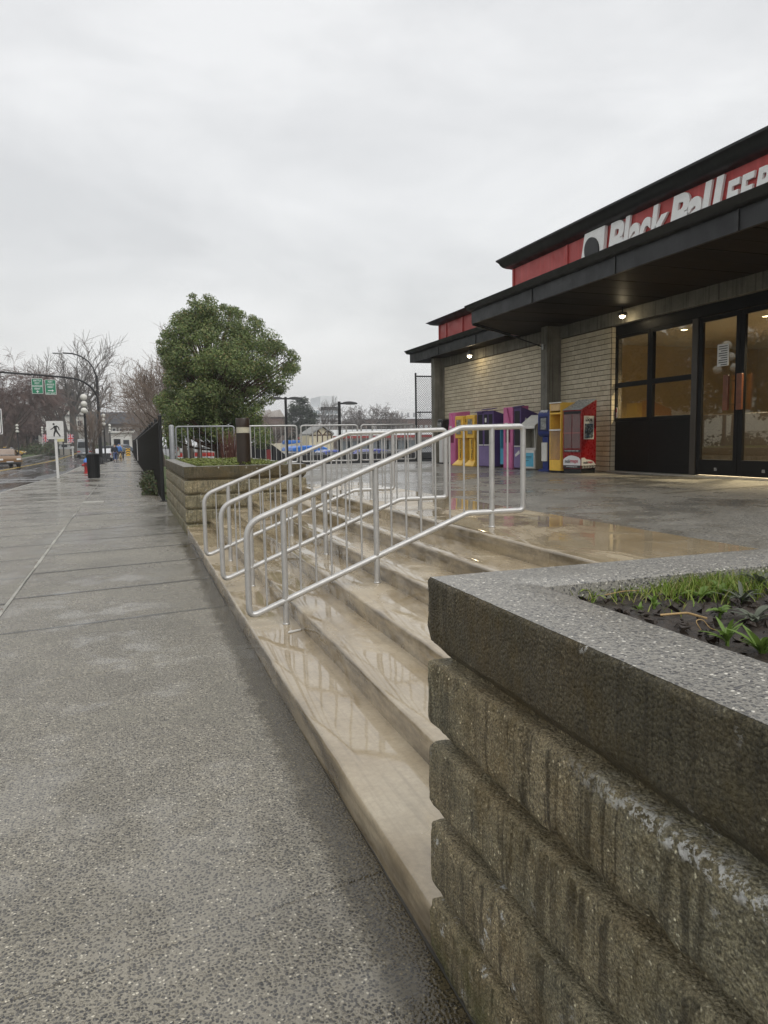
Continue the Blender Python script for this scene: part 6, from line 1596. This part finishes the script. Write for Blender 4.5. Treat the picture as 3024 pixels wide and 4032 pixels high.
# ---------------------------------------------------------------- small plants
def blade(b,p,h,lean,w,rr):
    a=rr.uniform(0,6.283); d=Vector((math.cos(a),math.sin(a),0)); s=Vector((-d.y,d.x,0))*w
    t1=p+Vector((0,0,h*.55))+d*lean*.35; t2=p+Vector((0,0,h))+d*lean; k=len(b.v)
    b.v+=[tuple(p-s),tuple(p+s),tuple(t1-s*.75),tuple(t1+s*.75),tuple(t2)]; b.f+=[(k,k+1,k+3,k+2),(k+2,k+3,k+4)]
M_grs=m_leaf('fresh grass blades',[(.12,.20,.025),(.17,.27,.035),(.24,.34,.05),(.33,.37,.09),(.40,.35,.16)],.35)
M_cov=m_leaf('bright ground cover',[(.09,.13,.02),(.16,.20,.035),(.22,.25,.05),(.11,.10,.04)],.3)
M_weed=m_leaf('weed leaves',[(.09,.16,.03),(.14,.23,.045),(.21,.30,.07)],.3)
M_weedg=m_leaf('grey green weed leaves',[(.09,.11,.075),(.14,.16,.11),(.09,.09,.09)],.2)
M_dry=plain('dry straw stem',(.40,.27,.12),.7,var=.3,scale=30)
rr=random.Random(17); b=MB()
for i in range(15000):
    x=rr.uniform(1.10,3.6); y=1.63-abs(rr.gauss(0,.085 if x<1.9 else .14))
    dens=max(0,nz(x*3.1,y*3.1,2)+.45)
    if rr.random()>dens: continue
    if x<1.45 and rr.random()<.5: continue
    blade(b,Vector((x,y,1.062)),rr.uniform(.025,.06)*(1 if x>1.35 else .75),rr.uniform(.01,.06),.0018,rr)
for i in range(900):
    x=rr.uniform(1.3,3.4); y=rr.uniform(.2,1.5)
    if nz(x*2.3,y*2.3,7)<.22: continue
    blade(b,Vector((x,y,1.06)),rr.uniform(.03,.07),rr.uniform(.01,.05),.002,rr)
tag(b.build('planter_grass',M_grs,recalc=False),'fresh green grass growing along the far rim of the foreground planter','grass',kind='stuff')
def leafshape(b,o,d,up,L,w,arch,n=5):
    s=d.cross(up).normalized(); k=len(b.v)
    for i in range(n+1):
        t=i/n; c=o+d*L*t+up*(arch*math.sin(t*2.2)*L-.15*L*t*t); ww=w*math.sin(math.pi*(t*.9+.08))**.8
        b.v+=[tuple(c-s*ww+up*ww*.35),tuple(c-up*.0),tuple(c+s*ww+up*ww*.35)]
    for i in range(n): a=k+i*3; b.f+=[(a,a+1,a+4,a+3),(a+1,a+2,a+5,a+4)]
def weed(x,y,label,n,L,w,mat,seed,el=.6,grp='weeds in the foreground planter'):
    r=thing('weed_plant',(x,y,1.065),label,'weed',grp); rr=random.Random(seed)
    n=int(n*1.3)
    for i in range(n):
        a=2.4*i+rr.uniform(-.3,.3); e_=el*rr.uniform(.5,1.4); d=Vector((math.cos(a)*math.cos(e_),math.sin(a)*math.cos(e_),math.sin(e_))); l=L*.72*rr.uniform(.45,1.2)
        m=MB(); leafshape(m,Vector((0,0,.012*i/n)),d,Vector((-math.cos(a)*math.sin(e_),-math.sin(a)*math.sin(e_),math.cos(e_))),l,w*.5*rr.uniform(.7,1.2),rr.uniform(.02,.3)); m.build('leaf',mat,r,smooth=180,recalc=False)
    MB().cyl((0,0,-.03),(0,0,.02),.004,n=6).build('stem',mat,r)
    return r
def px(u,v): q=onZ(u,v,1.08); return q.x,q.y
for i,(u,v,n,L,w,mt,el,lb) in enumerate(((2865,2510,11,.085,.012,M_weed,.75,'bright green rosette weed with long pointed leaves next to a looping dry stem'),(3000,2560,13,.10,.014,M_weed,.7,'largest bright green leafy weed at the planter rim'),(2575,2375,7,.055,.010,M_weed,.8,'small yellow green seedling on bare soil'),(2518,2395,5,.04,.009,M_weed,.7,'tiny two-leaved seedling beside the bare soil edge'),
    (2755,2345,9,.075,.018,M_weed,.5,'pale lobed weed in front of the grass'),(2845,2330,10,.08,.018,M_weed,.45,'spreading lobed pale weed among grey foliage'),(2920,2355,14,.09,.014,M_weedg,.45,'grey green ferny weed mat beyond the rosettes'),(2990,2300,14,.10,.014,M_weedg,.45,'grey green ferny weed against the grass'),(2835,2400,5,.06,.022,M_weed,.3,'weed with one broad round leaf on the soil'),(2970,2430,12,.09,.013,M_weedg,.4,'low grey green weed between the two rosettes and the grass'),(2330,2335,5,.09,.010,M_grs,.2,'flattened yellowing weed in the inner corner of the planter'))):
    x,y=px(u,v); weed(x,y,lb,n,L,w,mt,i+40,el)
rs=random.Random(88)
for i in range(22):
    x=rs.uniform(1.25,2.6); y=rs.uniform(.75,1.5); weed(x,y,'tiny green seedling sprouting from the dark soil of the foreground planter',rs.randint(3,5),rs.uniform(.03,.055),.010,M_weed if i%3 else M_weedg,200+i,.6,'seedlings in the foreground planter')
# dry stems lying about
def stemobj(pts,label,rad=.0011):
    b=MB().tube(fillet(pts,.012,4,False),rad,6); tag(b.build('dry_stem',M_dry,smooth=60),label,'stem','dry stems in the foreground planter')
x,y=px(2760,2490); stemobj([(x,y,1.085),(x-.008,y+.010,1.105),(x+.012,y+.008,1.106),(x+.015,y-.008,1.09),(x+.03,y-.014,1.084)],'dry pale stem curled in a loop at the planter rim')
x,y=px(2250,2320); stemobj([(x,y,1.095),(x+.06,y-.01,1.105),(x+.12,y-.04,1.085)],'orange dry stem lying in the inner planter corner')
x,y=px(2380,2350); stemobj([(x,y,1.085),(x+.06,y+.0,1.09),(x+.12,y+.01,1.085)],'thin straw stem lying on the dark soil')
x,y=px(2600,2430); stemobj([(x,y,1.085),(x+.05,y-.03,1.092),(x+.07,y-.07,1.086)],'thick brown stick lying on the soil near the rim',.0028)
# soil crumbs
b=MB(); rr=random.Random(4)
for i in range(3600):
    x=rr.uniform(1.03,3.2); y=rr.uniform(-.4,1.6); s=rr.uniform(.005,.02); c=Vector((x,y,1.072+.015*nz(x*9,y*9)))
    k=len(b.v); P=[c+Vector((rr.uniform(-1,1),rr.uniform(-1,1),rr.uniform(-.5,1)))*s for _ in range(5)]; b.v+=[tuple(p) for p in P]; b.f+=[(k,k+1,k+2),(k,k+2,k+3),(k,k+3,k+4),(k+1,k+2,k+4),(k+2,k+3,k+4),(k,k+1,k+4)]
b.build('soil_crumbs',M_soil,np_,world=True,kind='stuff')
# ground cover on the far planter
b=MB(); rr=random.Random(12)
for i in range(9000):
    x=rr.uniform(1.07,2.64); y=rr.uniform(12.36,18.05); h=.03+.05*max(0,nz(x*2.2,y*2.2)+.4)
    leaf_quad(b,Vector((x,y,1.085+h*rr.random()+.02*nz(x*3,y*3))),Vector((rr.uniform(-.6,.6),rr.uniform(-.6,.6),1)).normalized(),rr.uniform(.03,.055),.8,rr)
tag(b.build('ground_cover',M_cov,recalc=False),'bright yellow green ground cover filling the far planter','ground cover',kind='stuff')
# ivy bush at the foot of the fence
b=MB(); rr=random.Random(14); r=thing('ivy_bush',(.45,24.5,0),'low ivy bush spilling onto the sidewalk under the black mesh fence','bush')
for i in range(34):
    t=rr.random(); y=lerp(21.6,27.5,t); q=math.sin(math.pi*min(1,max(0,t*1.05)))**.6; x=.80-rr.random()*.42*q; z=rr.uniform(.08,.55)*q; clump(b,Vector((x-.45,y-24.5,z)),rr.uniform(.16,.28),110,.075,rr,.9,.9,.4)
b.build('foliage',M_ivy,r,recalc=False)
m=MB()
for i in range(18): 
    y=rr.uniform(21.8,27.3); m.tube([(.85-.45,y-24.5,0),(.6-.45,y-24.5+rr.uniform(-.3,.3),.3)],.008,4)
m.build('stems',M_bark,r,recalc=False)
# dead leaves and pebbles dropped on the sidewalk and steps
M_dead=m_leaf('fallen leaves',[(.10,.05,.02),(.16,.09,.035),(.06,.035,.02)],.1)
b=MB(); rr=random.Random(15)
for i in range(260):
    y=rr.uniform(19.9,30); x=.78-abs(rr.gauss(0,.16)); leaf_quad(b,Vector((x,y,.012)),Vector((rr.uniform(-.3,.3),rr.uniform(-.3,.3),1)).normalized(),rr.uniform(.03,.06),.8,rr)
for i in range(70):
    y=rr.uniform(4,40); leaf_quad(b,Vector((-1.15+rr.gauss(0,.03),y,gy(y)+.008)),Vector((rr.uniform(-.3,.3),0,1)).normalized(),rr.uniform(.015,.035),.8,rr)
tag(b.build('leaf_litter',M_dead,recalc=False),'brown dead leaves scattered along the sidewalk edge','leaf litter',kind='stuff')
# ---------------------------------------------------------------- rain haze
hz=MB().box(-640,640,-640,640,-1.9,34).build('haze',(lambda b:(b.t.nodes.remove(b.p),[b.t.links.new((lambda v:(v.inputs['Color'].__setattr__('default_value',(.9,.92,.95,1)),v.inputs['Density'].__setattr__('default_value',.0008),v.inputs['Anisotropy'].__setattr__('default_value',.2),v)[-1])(b.new('ShaderNodeVolumePrincipled')).outputs[0],b.t.nodes['Material Output'].inputs['Volume'])],b.m)[-1])(NB('rain haze')))
hz['kind']='stuff'
